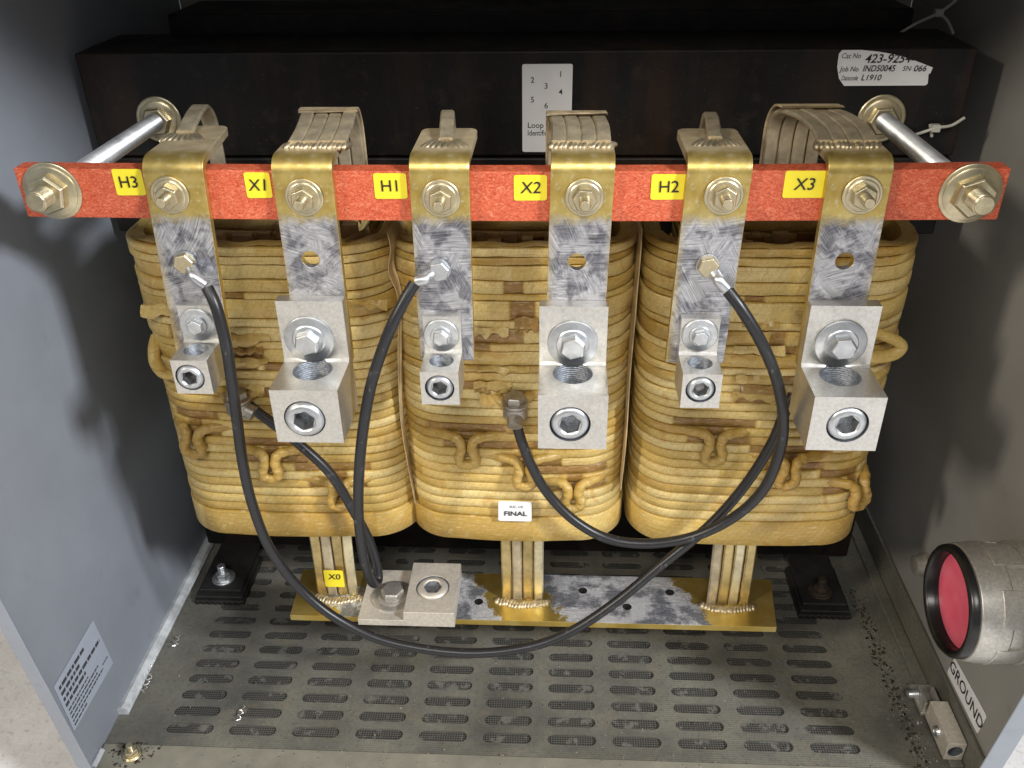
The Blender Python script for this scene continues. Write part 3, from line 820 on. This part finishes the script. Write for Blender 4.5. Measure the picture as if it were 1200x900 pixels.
# strips from the coil bottoms to the neutral bar
ZN = .083
for t, px in zip(coils, (388.5, 612, 861.5)):
    c0 = P(px, 640, Y=.628); c1 = P(px + (0 if px < 500 else 0), 705, Y=.626)
    for k in range(4):
        o = (k - 1.5) * .0102
        mb = MB(); mb.ribbon([(c0.x + o, .630 + .001 * k, .186), (c0.x + o, .629, .15), (c0.x + o * .99, .627 + random.uniform(-.0012, .0012), .115), (c0.x + o, .626, ZN + .0006)], .0092, .0045)
        mb.build('lead_strip', ('gold', 'strip', 'gold', 'bright_strip')[(k + len(coils) * 0 + int(px)) % 4], t)
    mb = MB(); mb.box((c0.x - .030, .622, .168), (c0.x - .021, .64, .178)); mb.build('spacer_stick', 'paper_pale', t, .0008)
x0 = card('yellow_sticker', [(-.2172, .6222, .0965), (-.1985, .6222, .0965), (-.1985, .6222, .1175), (-.2172, .6222, .1175)], .0003, 'yellow', coils[0], .0015)
x0['label'] = 'yellow sticker reading X0 on the left bottom strips'
text('lettering', 'X0', .0098, (-.2075, .6218, .1095), (1, 0, 0), (0, 0, 1), 'ink', x0, .01, .12)
fl_ = card('final_sticker', [P(584, 610, Y=.5925), P(623, 611, Y=.5925), P(623, 588, Y=.5925), P(584, 587, Y=.5925)], .0003, 'white', coils[1], .002)
fl_['label'] = 'small white sticker reading FINAL'
text('lettering', 'FINAL', .0068, P(604, 602, Y=.5920), (1, 0, 0), (0, 0, 1), 'ink', fl_, .02, sx=1.1)
text('lettering', 'KE-10', .0036, P(605, 594, Y=.5920), (1, 0, 0), (0, 0, 1), 'ink_soft', fl_, 0, sx=1.3)

# ------------------------------------------------------------------ mounting bar
YBF, YBB = .568, .583
bar = thing('mounting_bar', 'long red glass polyester bar holding the six terminal straps', 'support bar', (-.037, .575, .505))
mb = MB(); NS = 12; rings = []
for i in range(NS + 1):
    t = i / NS; x = -.3643 + (.2885 + .3643) * t; sag = -.0022 * math.sin(PI * t)
    xo = -.003 * (1 - t) * 0
    rings.append([(x, YBF, .4885 + sag), (x, YBB, .4885 + sag), (x, YBB, .5228 + sag), (x, YBF, .5228 + sag)])
mb.ring(rings); mb.build('board', 'board', bar, .0008)
for s, px0, py0, px1, py1 in (('H3', 130, 198, 172, 229), ('X1', 285, 202, 320, 232), ('H1', 437, 203, 478, 233), ('X2', 602, 205, 641, 235), ('H2', 764, 204, 803, 234), ('X3', 921, 200, 964, 232)):
    a = P(px0, py0, Y=YBF - .0003); b = P(px1, py1, Y=YBF - .0003)
    k = card('yellow_sticker', [(a.x, YBF - .0002, b.z), (b.x, YBF - .0002, b.z + .0002), (b.x, YBF - .0002, a.z), (a.x, YBF - .0002, a.z)], .0003, 'yellow', bar, .0018)
    k['label'] = 'yellow sticker reading ' + s
    text('lettering', s, .0112, ((a.x + b.x) / 2, YBF - .0007, (a.z + b.z) / 2), (1, 0, .01), (0, 0, 1), 'ink', k, .004, .0 if s[0] == 'H' else .12)
for x, z, nm in ((-.3405, .5075, 'l'), (.2662, .5068, 'r')):
    pr = []; k = 150
    for i in range(k): pr += [(i * .0012, .0074), (i * .0012 + .0006, .0068)]
    mb = MB(); mb.lathe((x, YBB + .001, z), (0, 1, -.0), pr, 20)
    rod = mb.build('threaded_rod', 'zinc', bar, 0, 60)
    h = parts_bolt(bar, 'rod_nut', (x, YBF - .0003, z), (0, -1, 0), .0198, .0138, .010, 'yzinc', .0022, .35, (.0074, .0125))
    h = parts_bolt(bar, 'rod_nut', (x, .7538, z), (0, -1, 0), .0195, .0125, .009, 'yzinc', .0022, .1)

# ------------------------------------------------------------------ terminal straps
def strap_profile(zb, yrear, th=.006, yf=.562, zt=.5315, ro=.011):
    """side outline of the bent plate, (y, z)"""
    o, i = [], []
    o.append((yf, zb)); i.append((yf + th, zb))
    for k in range(9):
        a = PI - (PI / 2) * k / 8
        o.append((yf + ro + ro * math.cos(a), zt - ro + ro * math.sin(a)))
        ri = ro - th; i.append((yf + ro + ri * math.cos(a), zt - ro + ri * math.sin(a)))
    for e_ in (.0065, .0045, .0028, .0014, .0005, 0): o.append((yrear - e_, zt)); i.append((yrear - e_, zt - th))
    return o, i
straps = {}
def strap(key, label, xc, wdt, tilt, zb, yrear, hole_x, hole_z, taper=0.0, twist=0.0):
    t = thing('terminal_strap', label, 'terminal strap', (xc, .562, .5), 'six bent aluminium terminal straps on the red bar')
    o, i = strap_profile(zb, yrear)
    mb = MB()
    n = len(o)
    def X(s, y, z):
        rc = .0065; e_ = max(0, y - (yrear - rc)); cut_ = rc - math.sqrt(max(0, rc * rc - e_ * e_)) if y > .58 else 0
        return xc + s * (wdt / 2 - cut_ - taper * max(0, y - .575)) + tilt * (z - .5) + twist * max(0, y - .575)
    ringL = [V((X(-1, y, z), y, z)) for y, z in o] + [V((X(-1, y, z), y, z)) for y, z in reversed(i)]
    ringR = [V((X(1, y, z), y, z)) for y, z in o] + [V((X(1, y, z), y, z)) for y, z in reversed(i)]
    # side caps as quads
    off = len(mb.v); m2 = 2 * n
    mb.v += ringL + ringR
    for k in range(m2):
        q = (k + 1) % m2; mb.f.append((off + k, off + q, off + m2 + q, off + m2 + k))
    for k in range(n - 1):
        mb.f.append((off + k, off + m2 - 1 - k, off + m2 - 2 - k, off + k + 1))
        mb.f.append((off + m2 + k, off + m2 + k + 1, off + m2 + m2 - 2 - k, off + m2 + m2 - 1 - k))
    p = mb.build('plate', 'strap', t, .0007)
    if hole_z:
        c = MB(); c.lathe((hole_x, .55, hole_z), (0, 1, 0), [(0, .0060), (.03, .0060)], 24); cut(p, c, 'strap')
    # stud, washer and nut that clamp the strap to the bar
    xb = P(BOLT[key][0], BOLT[key][1], Y=.562)
    parts_bolt(t, 'clamp_nut', (xb.x, .5615, xb.z), (0, -1, 0), .0128, .0084, .0062, 'yzinc', .0016, random.uniform(0, 1), (.0040, .0095))
    straps[key] = t
    return t
BOLT = dict(H3=(200, 228), X1=(357, 231), H1=(517, 232), X2=(685, 231), H2=(848, 229), X3=(1010, 228))
S = {}
S['H3'] = strap('H3', 'leftmost terminal strap, beside the H3 sticker at the far left', -.2540, .0410, .045, .3835, .642, 0, 0, .05, -.06)
S['X1'] = strap('X1', 'terminal strap right of the X1 sticker with a large lug', -.1672, .0402, .010, .3800, .600, -.1690, .4607)
S['H1'] = strap('H1', 'terminal strap right of the H1 sticker with a black cable on its left side', -.0768, .0395, .014, .3818, .634, 0, 0)
S['X2'] = strap('X2', 'terminal strap right of the X2 sticker with an open bolt hole', .0162, .0415, .022, .3800, .602, .0143, .4598)
S['H2'] = strap('H2', 'terminal strap right of the H2 sticker with a small lug', .1036, .0415, .025, .3818, .632, 0, 0)
S['X3'] = strap('X3', 'rightmost terminal strap, right of the X3 sticker', .1931, .0408, -.010, .3800, .603, .1934, .4614)

def weld_bead(parent, a, b, n, rr, arc=0.0, mat='strap_weld'):
    """a row of overlapping crescent ripples laid along the joint"""
    a, b = V(a), V(b); mb = MB(); n = int((b - a).length / .0030)
    for i in range(n + 1):
        q = i / n
        c_ = a.lerp(b, q) + V((random.uniform(-.0004, .0004), -arc * math.sin(PI * q) + random.uniform(-.0007, .0007), -.0012))
        rx, ry, rz = .0027 * random.uniform(.9, 1.15), rr * 1.35 * random.uniform(.85, 1.1), .0027 * random.uniform(.9, 1.2)
        k = len(mb.v); mb.ball((0, 0, 0), (rx, ry, rz), 12, 7)
        rot = Matrix.Rotation(-.45 + random.uniform(-.12, .12), 3, 'Z') @ Matrix.Rotation(.25, 3, 'Y')
        for v in mb.v[k:]:
            v.x += (v.y / ry) ** 2 * .0016     # crescent
            w = rot @ v; v.x, v.y, v.z = w.x + c_.x, w.y + c_.y, w.z + c_.z
    return mb.build('weld_bead', mat, parent, 0, 60)
M_['strap_weld'] = mat_metal('weld metal', (.56, .48, .33), .46, .3, 260, .5, (.36, .27, .13))

# H leads: a narrow strip that rises out of the coil, hooks over and is welded to the flange
def lead_h(key, path, w=.0098):
    t = S[key]; mb = MB(); mb.ribbon(path, w, .0036); mb.build('coil_lead', 'strip', t)
    e = V(path[-1])
    mb = MB()
    for k in range(9):   # fan of weld ripples in front of the strip end
        a = -1.25 + 2.5 * k / 8
        c_ = e + V((math.sin(a) * .0095, -.001 - math.cos(a) * .0035, -.0026))
        mb.tube([c_ + V((-.4 * math.sin(a) * .006, .004, .0006)), c_ + V((math.sin(a) * .001, 0, .0008)), c_ + V((math.sin(a) * .0045, -.0045, -.0002)), c_ + V((math.sin(a) * .007, -.0065, -.0016))], .0021, 8, 3)
    mb.build('weld_bead', 'strap_weld', t, 0, 60)
lead_h('H3', [(-.2700, .686, .452), (-.2700, .686, .50), (-.2695, .683, .525), (-.2685, .671, .5375), (-.2660, .654, .5395), (-.2635, .634, .5375), (-.2615, .614, .5338)], .0125)
lead_h('H1', [(-.0830, .680, .452), (-.0825, .680, .50), (-.0818, .674, .520), (-.0808, .661, .5350), (-.0792, .644, .5380), (-.0772, .622, .5372), (-.0752, .596, .5338)])
lead_h('H2', [(.1105, .678, .452), (.1105, .678, .50), (.1105, .672, .518), (.1100, .659, .5335), (.1090, .643, .5365), (.1070, .622, .5365), (.1052, .598, .5338)])
# X leads: four strips side by side plus the paper collar round them
def lead_x(key, xw, xr, zr=.5370, yb=.664, rise=0.0):
    t = S[key]
    for k in range(4):
        o = (k - 1.5) * .0104; j = random.uniform(-.0007, .0007)
        mb = MB(); mb.ribbon([(xr + o, yb, .452), (xr + o, yb, .495), (xr + o, yb - .002, zr - .014), (xr + o * .99 + (xw - xr) * .1, yb - .012, zr - .0005 + j), (xw + o * .97 + (xr - xw) * .45, .634, zr + .0018 + j + rise), (xw + o * .96, .610, .5374), (xw + o * .96, .588, .5340)], .0097, .0036)
        mb.build('coil_lead', 'strip', t)
    weld_bead(t, (xw - .0190, .5885, .5330), (xw + .0190, .5885, .5330), 10, .0050)
    mb = MB(); n = 9; L_, R2 = [], []
    rj = random.Random(len(key) + int(xw * 1e4))
    ctl = [(xr, yb + .004, .455), (xr, yb + .004, .495), (xr, yb + .002, zr - .012), (xr + (xw - xr) * .1, yb - .009, zr + .0030), (xr + (xw - xr) * .3, yb - .022, zr + .0046 + rise)]
    mb.ribbon(ctl, .0432, .0018); c_ = mb.build('paper_collar', 'paper_collar', t)
    for v in c_.data.vertices:    # torn, wavy front edge
        if v.co.z > zr + .002 - .5 and v.co.y < yb - .018 - .562: v.co.y += rj.uniform(-.0035, .003)
lead_x('X1', -.1612, -.1672)
lead_x('X2', .0158, .0130, .5350, .660)
lead_x('X3', .1895, .1745, .5375, .666, .001)

# ------------------------------------------------------------------ cable lugs
def lug(label, xc, w, ztop, zbend, zbot, yt, yb, hole_r, hole_y, bolt, screw, mat='lug', grp='mechanical cable lugs bolted to the straps'):
    """tongue flat on the strap, block below with a vertical wire bore and a set screw facing out"""
    t = thing('cable_lug', label, 'cable lug', (xc, .56, zbot), grp)
    yb0 = .5618
    prof = [(yb0, zbot), (yb0, ztop), (yt, ztop), (yt, zbend + .002), (yt - .002, zbend), (yb, zbend), (yb, zbot)]
    mb = MB(); L = [(xc - w / 2, y, z) for y, z in prof]; R_ = [(xc + w / 2, y, z) for y, z in prof]
    off = len(mb.v); n = len(prof); mb.v += [V(q) for q in L + R_]
    for k in range(n): q = (k + 1) % n; mb.f.append((off + k, off + q, off + n + q, off + n + k))
    mb.f.append(tuple(off + k for k in reversed(range(n)))); mb.f.append(tuple(off + n + k for k in range(n)))
    b = mb.build('lug_body', mat, t, .0005)
    c = MB(); pr = []; k = 26; h0 = zbot + .003
    hh = (zbend + .0045 - h0) / k
    for i in range(k): pr += [(i * hh, hole_r), (i * hh + hh * .5, hole_r * .975)]
    c.lathe((xc, hole_y, h0), (0, 0, 1), pr, 36); cut(b, c, 'hole')
    bx, bz, wr, hr, hgt = bolt
    bo = parts_bolt(t, 'tongue_bolt', (bx, yt - .0002, bz), (0, -1, 0), wr, hr, hgt, 'zinc', .0018, random.uniform(.1, .5))
    sx, sz, sr, dome = screw
    c = MB(); c.lathe((sx, yb - .003, sz), (0, 1, 0), [(0, sr * 1.06), (.012, sr * 1.06)], 30); cut(b, c, 'hole')
    set_screw(t, (sx, yb + .0008, sz), (0, -1, 0), sr, dome)
    return t
def set_screw(t, o, ax, sr, dome, name='set_screw', mat='zinc', rot=.3):
    o = V(o); A = V(ax).normalized()
    mb = MB(); mb.lathe(o - A * .010, A, [(0, sr), (.008 + dome, sr), (.010 + dome, sr * .93), (.0112 + dome, sr * .80)], 34)
    s = mb.build(name, mat, t, 0, 35)
    c = MB(); c.lathe(o - A * .0085, A, [(0, sr * .58), (.03, sr * .58)], 6, rot); cut(s, c, 'socket')
    c = MB(); c.lathe(o + A * (.0004 + dome), A, [(0, sr * .56), (.003, sr * .80)], 30); cut(s, c, mat)
    # chamfer that leads into the socket
    return s
lug('large lug on the X1 strap, with a cable passing behind it', -.1718, .0475, .4335, .3860, .3430, .552, .5105, .0143, .5385, (-.1750, .4040, .0178, .0092, .0085), (-.1735, .3628, .0138, .0028))
lug('large lug on the X2 strap over the middle coil', .0128, .0475, .4310, .3855, .3415, .552, .5095, .0143, .5385, (.0125, .4025, .0178, .0092, .0085), (.0111, .3620, .0134, .0002))
lug('large lug on the X3 strap at the far right', .1972, .0475, .4330, .3860, .3430, .552, .5105, .0143, .5385, (.1978, .4045, .0178, .0092, .0085), (.1985, .3640, .0134, .0002))
lug('small lug on the leftmost strap, just left of a black cable', -.2548, .0262, .4280, .3995, .3725, .555, .5265, .0088, .5425, (-.2553, .4135, .0126, .0060, .0055), (-.2562, .3858, .0098, .0012))
lug('small lug on the H1 strap at the middle coil', -.0798, .0268, .4210, .3925, .3660, .555, .5265, .0088, .5425, (-.0805, .4065, .0126, .0060, .0055), (-.0800, .3795, .0098, .0002))
lug('small lug on the H2 strap over the right coil', .1010, .0268, .4210, .3930, .3660, .555, .5265, .0088, .5425, (.1010, .4085, .0126, .0060, .0055), (.1005, .3808, .0098, .0002))

# ------------------------------------------------------------------ neutral bar
nb = thing('neutral_bar', 'gold varnished flat bar joining the strips below the three coils', 'bus bar', (-.02, .625, ZN))
mb = MB(); mb.hexa([(-.2475, .597, ZN - .0065), (.2075, .597, ZN - .0065), (.2145, .6595, ZN - .0065), (-.2505, .6595, ZN - .0065), (-.2475, .597, ZN), (.2075, .597, ZN), (.2145, .6595, ZN), (-.2505, .6595, ZN)])
pb = mb.build('plate', 'neutral', nb, .0008)
c = MB()
for x, y in ((-.0701, .6205), (.030, .6386), (.0716, .6184), (.114, .639)): c.lathe((x, y, ZN - .02), (0, 0, 1), [(0, .0042), (.04, .0042)], 20)
cut(pb, c, 'gasket_and_hole_shade')  # black lining paints shade into the bar's open holes
for px in (388.5, 612, 861.5):
    cc = P(px, 640, Y=.628).x
    weld_bead(nb, (cc - .024, .6225, ZN + .0012), (cc + .024, .6225, ZN + .0012), 9, .0042, arc=.005)
# its lug lies flat on the bar, wire bore along x
nl = thing('cable_lug', 'dull lug lying flat on the gold neutral bar below the coils', 'cable lug', (-.13, .62, ZN), 'mechanical cable lugs bolted to the straps')
prof = [(-.1800, ZN + .0004), (-.1800, ZN + .0075), (-.1375, ZN + .0075), (-.1365, ZN + .018), (-.0895, ZN + .018), (-.0895, ZN + .0004)]
mb = MB(); n = len(prof); ya, yb_ = .5865, .6535
mb.v += [V((x, ya, z)) for x, z in prof] + [V((x, yb_, z)) for x, z in prof]
for k in range(n): q = (k + 1) % n; mb.f.append((k, q, n + q, n + k))
mb.f.append(tuple(reversed(range(n)))); mb.f.append(tuple(n + k for k in range(n)))
lbdy = mb.build('lug_body', 'lug_dull', nl, .0005)
c = MB(); c.lathe((-.1132, .6195, ZN + .016), (0, 0, 1), [(0, .0158), (.02, .0158)], 30); cut(lbdy, c, 'hole')
parts_bolt(nl, 'tongue_bolt', (-.1515, .6165, ZN + .0075), (0, 0, 1), .0205, .0112, .0085, 'cast', .002, .25)
set_screw(nl, (-.1132, .6195, ZN + .0170), (0, 0, 1), .0150, .0012, mat='lug_dull')

# ------------------------------------------------------------------ jumper cables
CR = .0042
def cable(label, pts, bolt, barrel, tap=None):
    t = thing('jumper_cable', label, 'cable', V(bolt), 'black jumper cables between straps and coil taps')
    path = [P(x, y, Y=Y) for x, y, Y in pts]
    mb = MB(); mb.tube(path, CR, 14, 7); mb.build('sheath', 'cable', t, 0, 80)
    b = V(bolt); e = path[0]
    dr = (e - b).normalized()
    mb = MB(); mb.lathe(b + V((0, -.0003, 0)), (0, -1, 0), [(0, .0078), (.0018, .0078)], 26)
    mb.tube([b + dr * .0065 + V((0, -.001, 0)), b + dr * .010 + V((0, -.0022, 0)), b + dr * .012 + V((0, -.0038, 0)), e + (e - path[1]).normalized() * .002], .0042, 14, 4, flat=1.0)
    mb.build('ring_terminal', 'zinc', t, 0, 50)
    hd = MB(); hexhead(hd, b + V((0, -.002, 0)), (0, -1, 0), .0076, .0048, .2); hd.build('terminal_bolt', 'yzinc' if barrel else 'zinc', t, .0004)
    if tap:
        tp, dirv = V(tap[0]), V(tap[1]).normalized()
        mb = MB(); mb.lathe(tp + V((0, 0, -.010)), (0, 0, 1), [(0, .0088), (.0005, .0098), (.009, .0098), (.0095, .0092)], 28)
        mb.tube([tp + V((0, 0, -.005)) + dirv * .006, tp + V((0, 0, -.006)) + dirv * .014], .0062, 14, 2)
        k = mb.build('tap_connector', 'rust_grey', t, 0, 50)
        h = MB(); h.lathe(tp, (0, 0, 1), [(0, .0105), (.0022, .0108), (.0028, .0098)], 28); hexhead(h, tp + V((0, 0, .0026)), (0, 0, 1), .0088, .0062, .15)
        h.lathe(tp + V((0, 0, -.016)), (0, 0, 1), [(0, .0060), (.006, .0066)], 6)
        h.build('tap_bolt', 'rust_grey', t, .0004)
        mb = MB(); mb.tube([tp + V((-.030, .024, .002)), tp + V((-.016, .012, .001)), tp + V((-.004, .003, -.004)), tp + V((.010, .010, .001)), tp + V((.028, .024, .003))], .0042, 10, 5)
        uvtone(mb.build('tap_lead', 'paper', t), .35)
    return t
M_['rust_grey'] = mat_metal('weathered steel', (.40, .37, .33), .45, .3, 150, .5, (.16, .11, .06))
cable('long black jumper cable from the leftmost strap, drooping lowest in front of the floor',
      [(243, 337, .551), (254, 362, .545), (265, 405, .541), (272, 450, .541), (278, 495, .545), (285, 545, .550), (296, 592, .553), (316, 642, .556), (350, 688, .557), (395, 725, .553), (455, 752, .548), (540, 765, .546), (610, 760, .549), (665, 742, .556), (720, 707, .565), (775, 662, .573), (830, 617, .579), (872, 570, .583), (903, 522, .584), (919, 485, .584), (930, 462, .588)],
      P(218, 306, Y=.5618), True)
tapL = P(280, 466, Y=.591); tapC = P(604, 471, Y=.590)
cable('black jumper cable looping from the H1 strap back up to the left coil',
      [(486, 332, .551), (474, 352, .546), (459, 382, .541), (445, 418, .540), (434, 455, .540), (426, 500, .541), (421, 550, .542), (420, 600, .545), (424, 640, .549), (430, 668, .553), (437, 683, .560), (443, 680, .570), (441, 660, .577), (432, 632, .581), (414, 598, .584), (388, 556, .586), (355, 524, .588), (322, 498, .589), (306, 486, .589), (292, 475, .588)],
      P(515, 315, Y=.5618), False, (tapL + V((0, -.004, 0)), (1.0, -.25, -.35)))
cable('black jumper cable from the H2 strap curving down to the middle coil',
      [(853, 341, .551), (868, 361, .546), (886, 390, .543), (901, 420, .543), (912, 452, .546), (918, 490, .551), (914, 528, .555), (895, 573, .560), (860, 606, .565), (812, 629, .569), (760, 637, .573), (712, 631, .577), (672, 609, .581), (641, 577, .585), (621, 542, .587), (609, 510, .588), (604, 488, .589)],
      P(829, 310, Y=.5618), True, (tapC + V((0, -.004, 0)), (0, -1.0, -.5)))

# ------------------------------------------------------------------ fittings on the right wall and small things
cf = thing('conduit_fitting', 'cast metal conduit bushing with a red plastic cap through the right wall', 'conduit fitting', (XR, .523, .190))
co_ = V((XR - .0002, .5245, .1915)); KS = .95
mb = MB(); A = (-1, 0, 0)
mb.lathe(co_, A, [(0, .050), (.010, .0505), (.013, .049), (.0135, .0475), (.030, .0475), (.031, .0492), (.036, .0492), (.040, .0490), (.053, .0475), (.054, .0445)], 56, 0, True, False)
mb.lathe(co_, A, [(.054, .0445), (.0535, .0400), (.020, .0385)], 56, 0, False, False)
for k in range(6):
    a0 = k * PI / 3 + .1; rows = []
    for q in range(9):
        a = a0 + .62 * q / 8; u = V((0, math.cos(a), math.sin(a)))
        rows.append([co_ + V((-xx, 0, 0)) + u * rr for xx, rr in ((.0135, .046), (.0150, .0490), (.0385, .0500), (.0400, .046))])
    mb.ring(rows)
mb.lathe(co_ + V((0, -.012, -.049)), A, [(.004, .004), (.0045, .0075), (.034, .0075), (.036, .005)], 14)
b_ = mb.build('bushing_body', 'cast', cf, .0006, 35)
mb = MB(); n = 48; rings = []
for j in range(n + 1):
    a = 2 * PI * j / n; u = V((0, math.cos(a), math.sin(a)))
    rings.append([co_ + V((-x, 0, 0)) + u * rr for x, rr in ((.0545, .0465), (.0585, .0460), (.0608, .0438), (.0605, .0412), (.0585, .0398), (.0400, .0392), (.0400, .0396), (.0530, .0396))])
mb.ring(rings, True, False, False); mb.build('gasket_ring', 'gasket_and_hole_shade', cf, 0, 60)
mb = MB(); mb.lathe(co_, A, [(.0440, .0392), (.0500, .0391), (.0502, .0382), (.0496, .030), (.0486, .020), (.0480, .010), (.0478, .001)], 48); mb.build('red_cap', 'cap', cf, 0, 60)
for ch in cf.children:      # a slightly smaller trade size
    for v in ch.data.vertices:
        q = v.co + V(cf.location) - co_; v.co = co_ + V((q.x, q.y * KS, q.z * KS)) - V(cf.location)
kn = MB(); kn.lathe((XR - .0002, .677, .0905), (-1, 0, 0), [(0, .0125), (.004, .0125), (.0045, .010), (.012, .0095), (.013, .0075)], 24)
tag(kn.build('wall_knob', 'cast', None, 0, 35, 2, (XR, .677, .0905)), 'small round metal plug on the right wall behind the red cap', 'plug')

gr = thing('ground_lug', 'small metal grounding lug by the white GROUND sticker', 'ground lug', (.357, .56, 0))
mb = MB(); mb.box((.3480, .5200, .0045), (.3640, .5660, .026)); lb_ = mb.build('lug_body', 'lug_dull', gr, .0006)
c = MB(); c.lathe((.356, .51, .0155), (0, 1, 0), [(0, .0062), (.05, .0062)], 24); cut(lb_, c, 'hole')
mb = MB(); mb.box((.3440, .5665, .0045), (.3648, .600, .0085)); mb.box((.3470, .5700, .0086), (.3500, .590, .0170)); mb.box((.3590, .5700, .0086), (.3620, .590, .0170)); mb.build('clamp_strap', 'cast', gr, .0006)
mb = MB(); mb.lathe((.3468, .586, .0115), (-1, 0, -.1), [(0, .0045), (.006, .0045), (.009, .0040), (.0105, .002)], 16); mb.build('clamp_screw', 'zinc', gr, 0, 40)
set_screw(gr, (.3478, .541, .0155), (-1, 0, 0), .0058, .001)

sc_ = thing('floor_screw', 'hex screw with a gritty collar at the front left corner of the floor', 'screw', (-.3785, .5005, .0022))
parts_bolt(sc_, 'screw_head', (-.3785, .5005, .0023), (0, 0, 1), .0085, .0062, .006, 'yzinc', .0014, .3, (.0035, .006))

def tie(name, label, cat, strands, head):
    t = thing(name, label, cat, head)
    mb = MB()
    for s in strands: mb.tube(s, .0013, 8, 5)
    mb.build('strap', 'tie', t, 0, 60)
    h = V(head); mb = MB(); mb.box(h - V((.0035, .003, .003)), h + V((.0035, .003, .003))); mb.build('head', 'tie', t, .0006)
tie('cable_tie', 'pale nylon cable tie hanging in the dark top right corner', 'cable tie', [[P(1053, 40, Y=.83), P(1075, 27, Y=.826), P(1100, 15, Y=.828), P(1122, -2, Y=.832), P(1140, -30, Y=.85)], [P(1100, 15, Y=.828), P(1110, 24, Y=.83), P(1117, 39, Y=.834)]], P(1100, 15, Y=.828))
tie('tie_mount', 'dim cable tie mount with a thin wire beside the right threaded rod', 'cable tie', [[P(1050, 163, Y=.752), P(1075, 157, Y=.750), P(1097, 150, Y=.748), P(1115, 147, Y=.75), P(1130, 138, Y=.754)], [P(1092, 160, Y=.752), P(1090, 146, Y=.751)]], P(1096, 150, Y=.750))

# metal swarf and grit left on the floor: uncountable
mb = MB(); rs = random.Random(3)
for (px, py, n_) in ((181, 770, 4), (178, 790, 3), (210, 745, 2), (128, 822, 2), (127, 842, 1), (285, 828, 2)):
    p = P(px, py, Z=.004); pts = []
    a = rs.uniform(0, 6)
    for i in range(n_ * 5 + 4):
        pts.append(p + V((.0024 * math.sin(i * 1.3 + a), -.0013 * i, .0012 + .0012 * math.cos(i * 1.3 + a))))
    mb.tube(pts, .0004, 5, 3)
for i in range(420):
    if i < 170: x, y = rs.gauss(.333, .006), rs.uniform(.50, .74)
    elif i < 280: x, y = rs.uniform(-.34, .30), rs.uniform(.488, .515)
    else: x, y = rs.uniform(-.36, .33), rs.uniform(.50, .66)
    s = rs.uniform(.0003, .0007)
    z = .0023 if y < .512 else .0001
    mb.box((x - s, y - s * 1.4, z), (x + s, y + s, z + s * 1.2))
tag(mb.build('metal_shavings', 'swarf', None, 0, 0), 'bright metal curls and grit scattered over the slotted floor', 'metal shavings', None, 'stuff')
mb = MB()
for i in range(520):
    if i < 380: x, y = rs.gauss(.330, .004), rs.uniform(.49, .74)
    else: x, y = rs.gauss(-.3785, .010), rs.gauss(.5005, .006)
    s = rs.choice((.0003, .0004, .0005, .0009)); z = .0023 if y < .512 else .0001
    mb.box((x - s, y - s, z), (x + s * .8, y + s * 1.2, z + s))
tag(mb.build('grit', 'rust', None, 0, 0), 'dark grit gathered along the right edge of the floor', 'grit', None, 'stuff')

# ------------------------------------------------------------------ light
w = bpy.data.worlds.new('World'); SC.world = w; w.use_nodes = True
nt = w.node_tree; bg = nt.nodes['Background']; bg.inputs[0].default_value = (.80, .88, 1.0, 1); bg.inputs[1].default_value = .15
def lamp(name, loc, target, sx, sy, power, col):
    l = bpy.data.lights.new(name, 'AREA'); l.shape = 'RECTANGLE'; l.size = sx; l.size_y = sy; l.energy = power; l.color = col
    o = bpy.data.objects.new(name, l); COL.objects.link(o); o.location = loc
    o.rotation_euler = (V(target) - V(loc)).to_track_quat('-Z', 'Y').to_euler()
T = (-.02, .60, .35)
lamp('ceiling_or_fill_lamp', (2.0, -.88, 1.98), T, .34, .45, 100, (.95, .97, 1.0))
lamp('ceiling_or_fill_lamp', (-2.1, -1.10, 1.85), T, .22, .4, 44, (1.0, .90, .74))
lamp('ceiling_or_fill_lamp', (-.1, -1.4, 2.1), T, .8, .4, 26, (1.0, .97, .92))  # front fill added to soften the shadows, no such lamp known
SC.view_settings.view_transform = 'Standard'; SC.view_settings.look = 'None'; SC.view_settings.gamma = 1; SC.view_settings.exposure = 0
SC.render.resolution_x = 1024; SC.render.resolution_y = 768
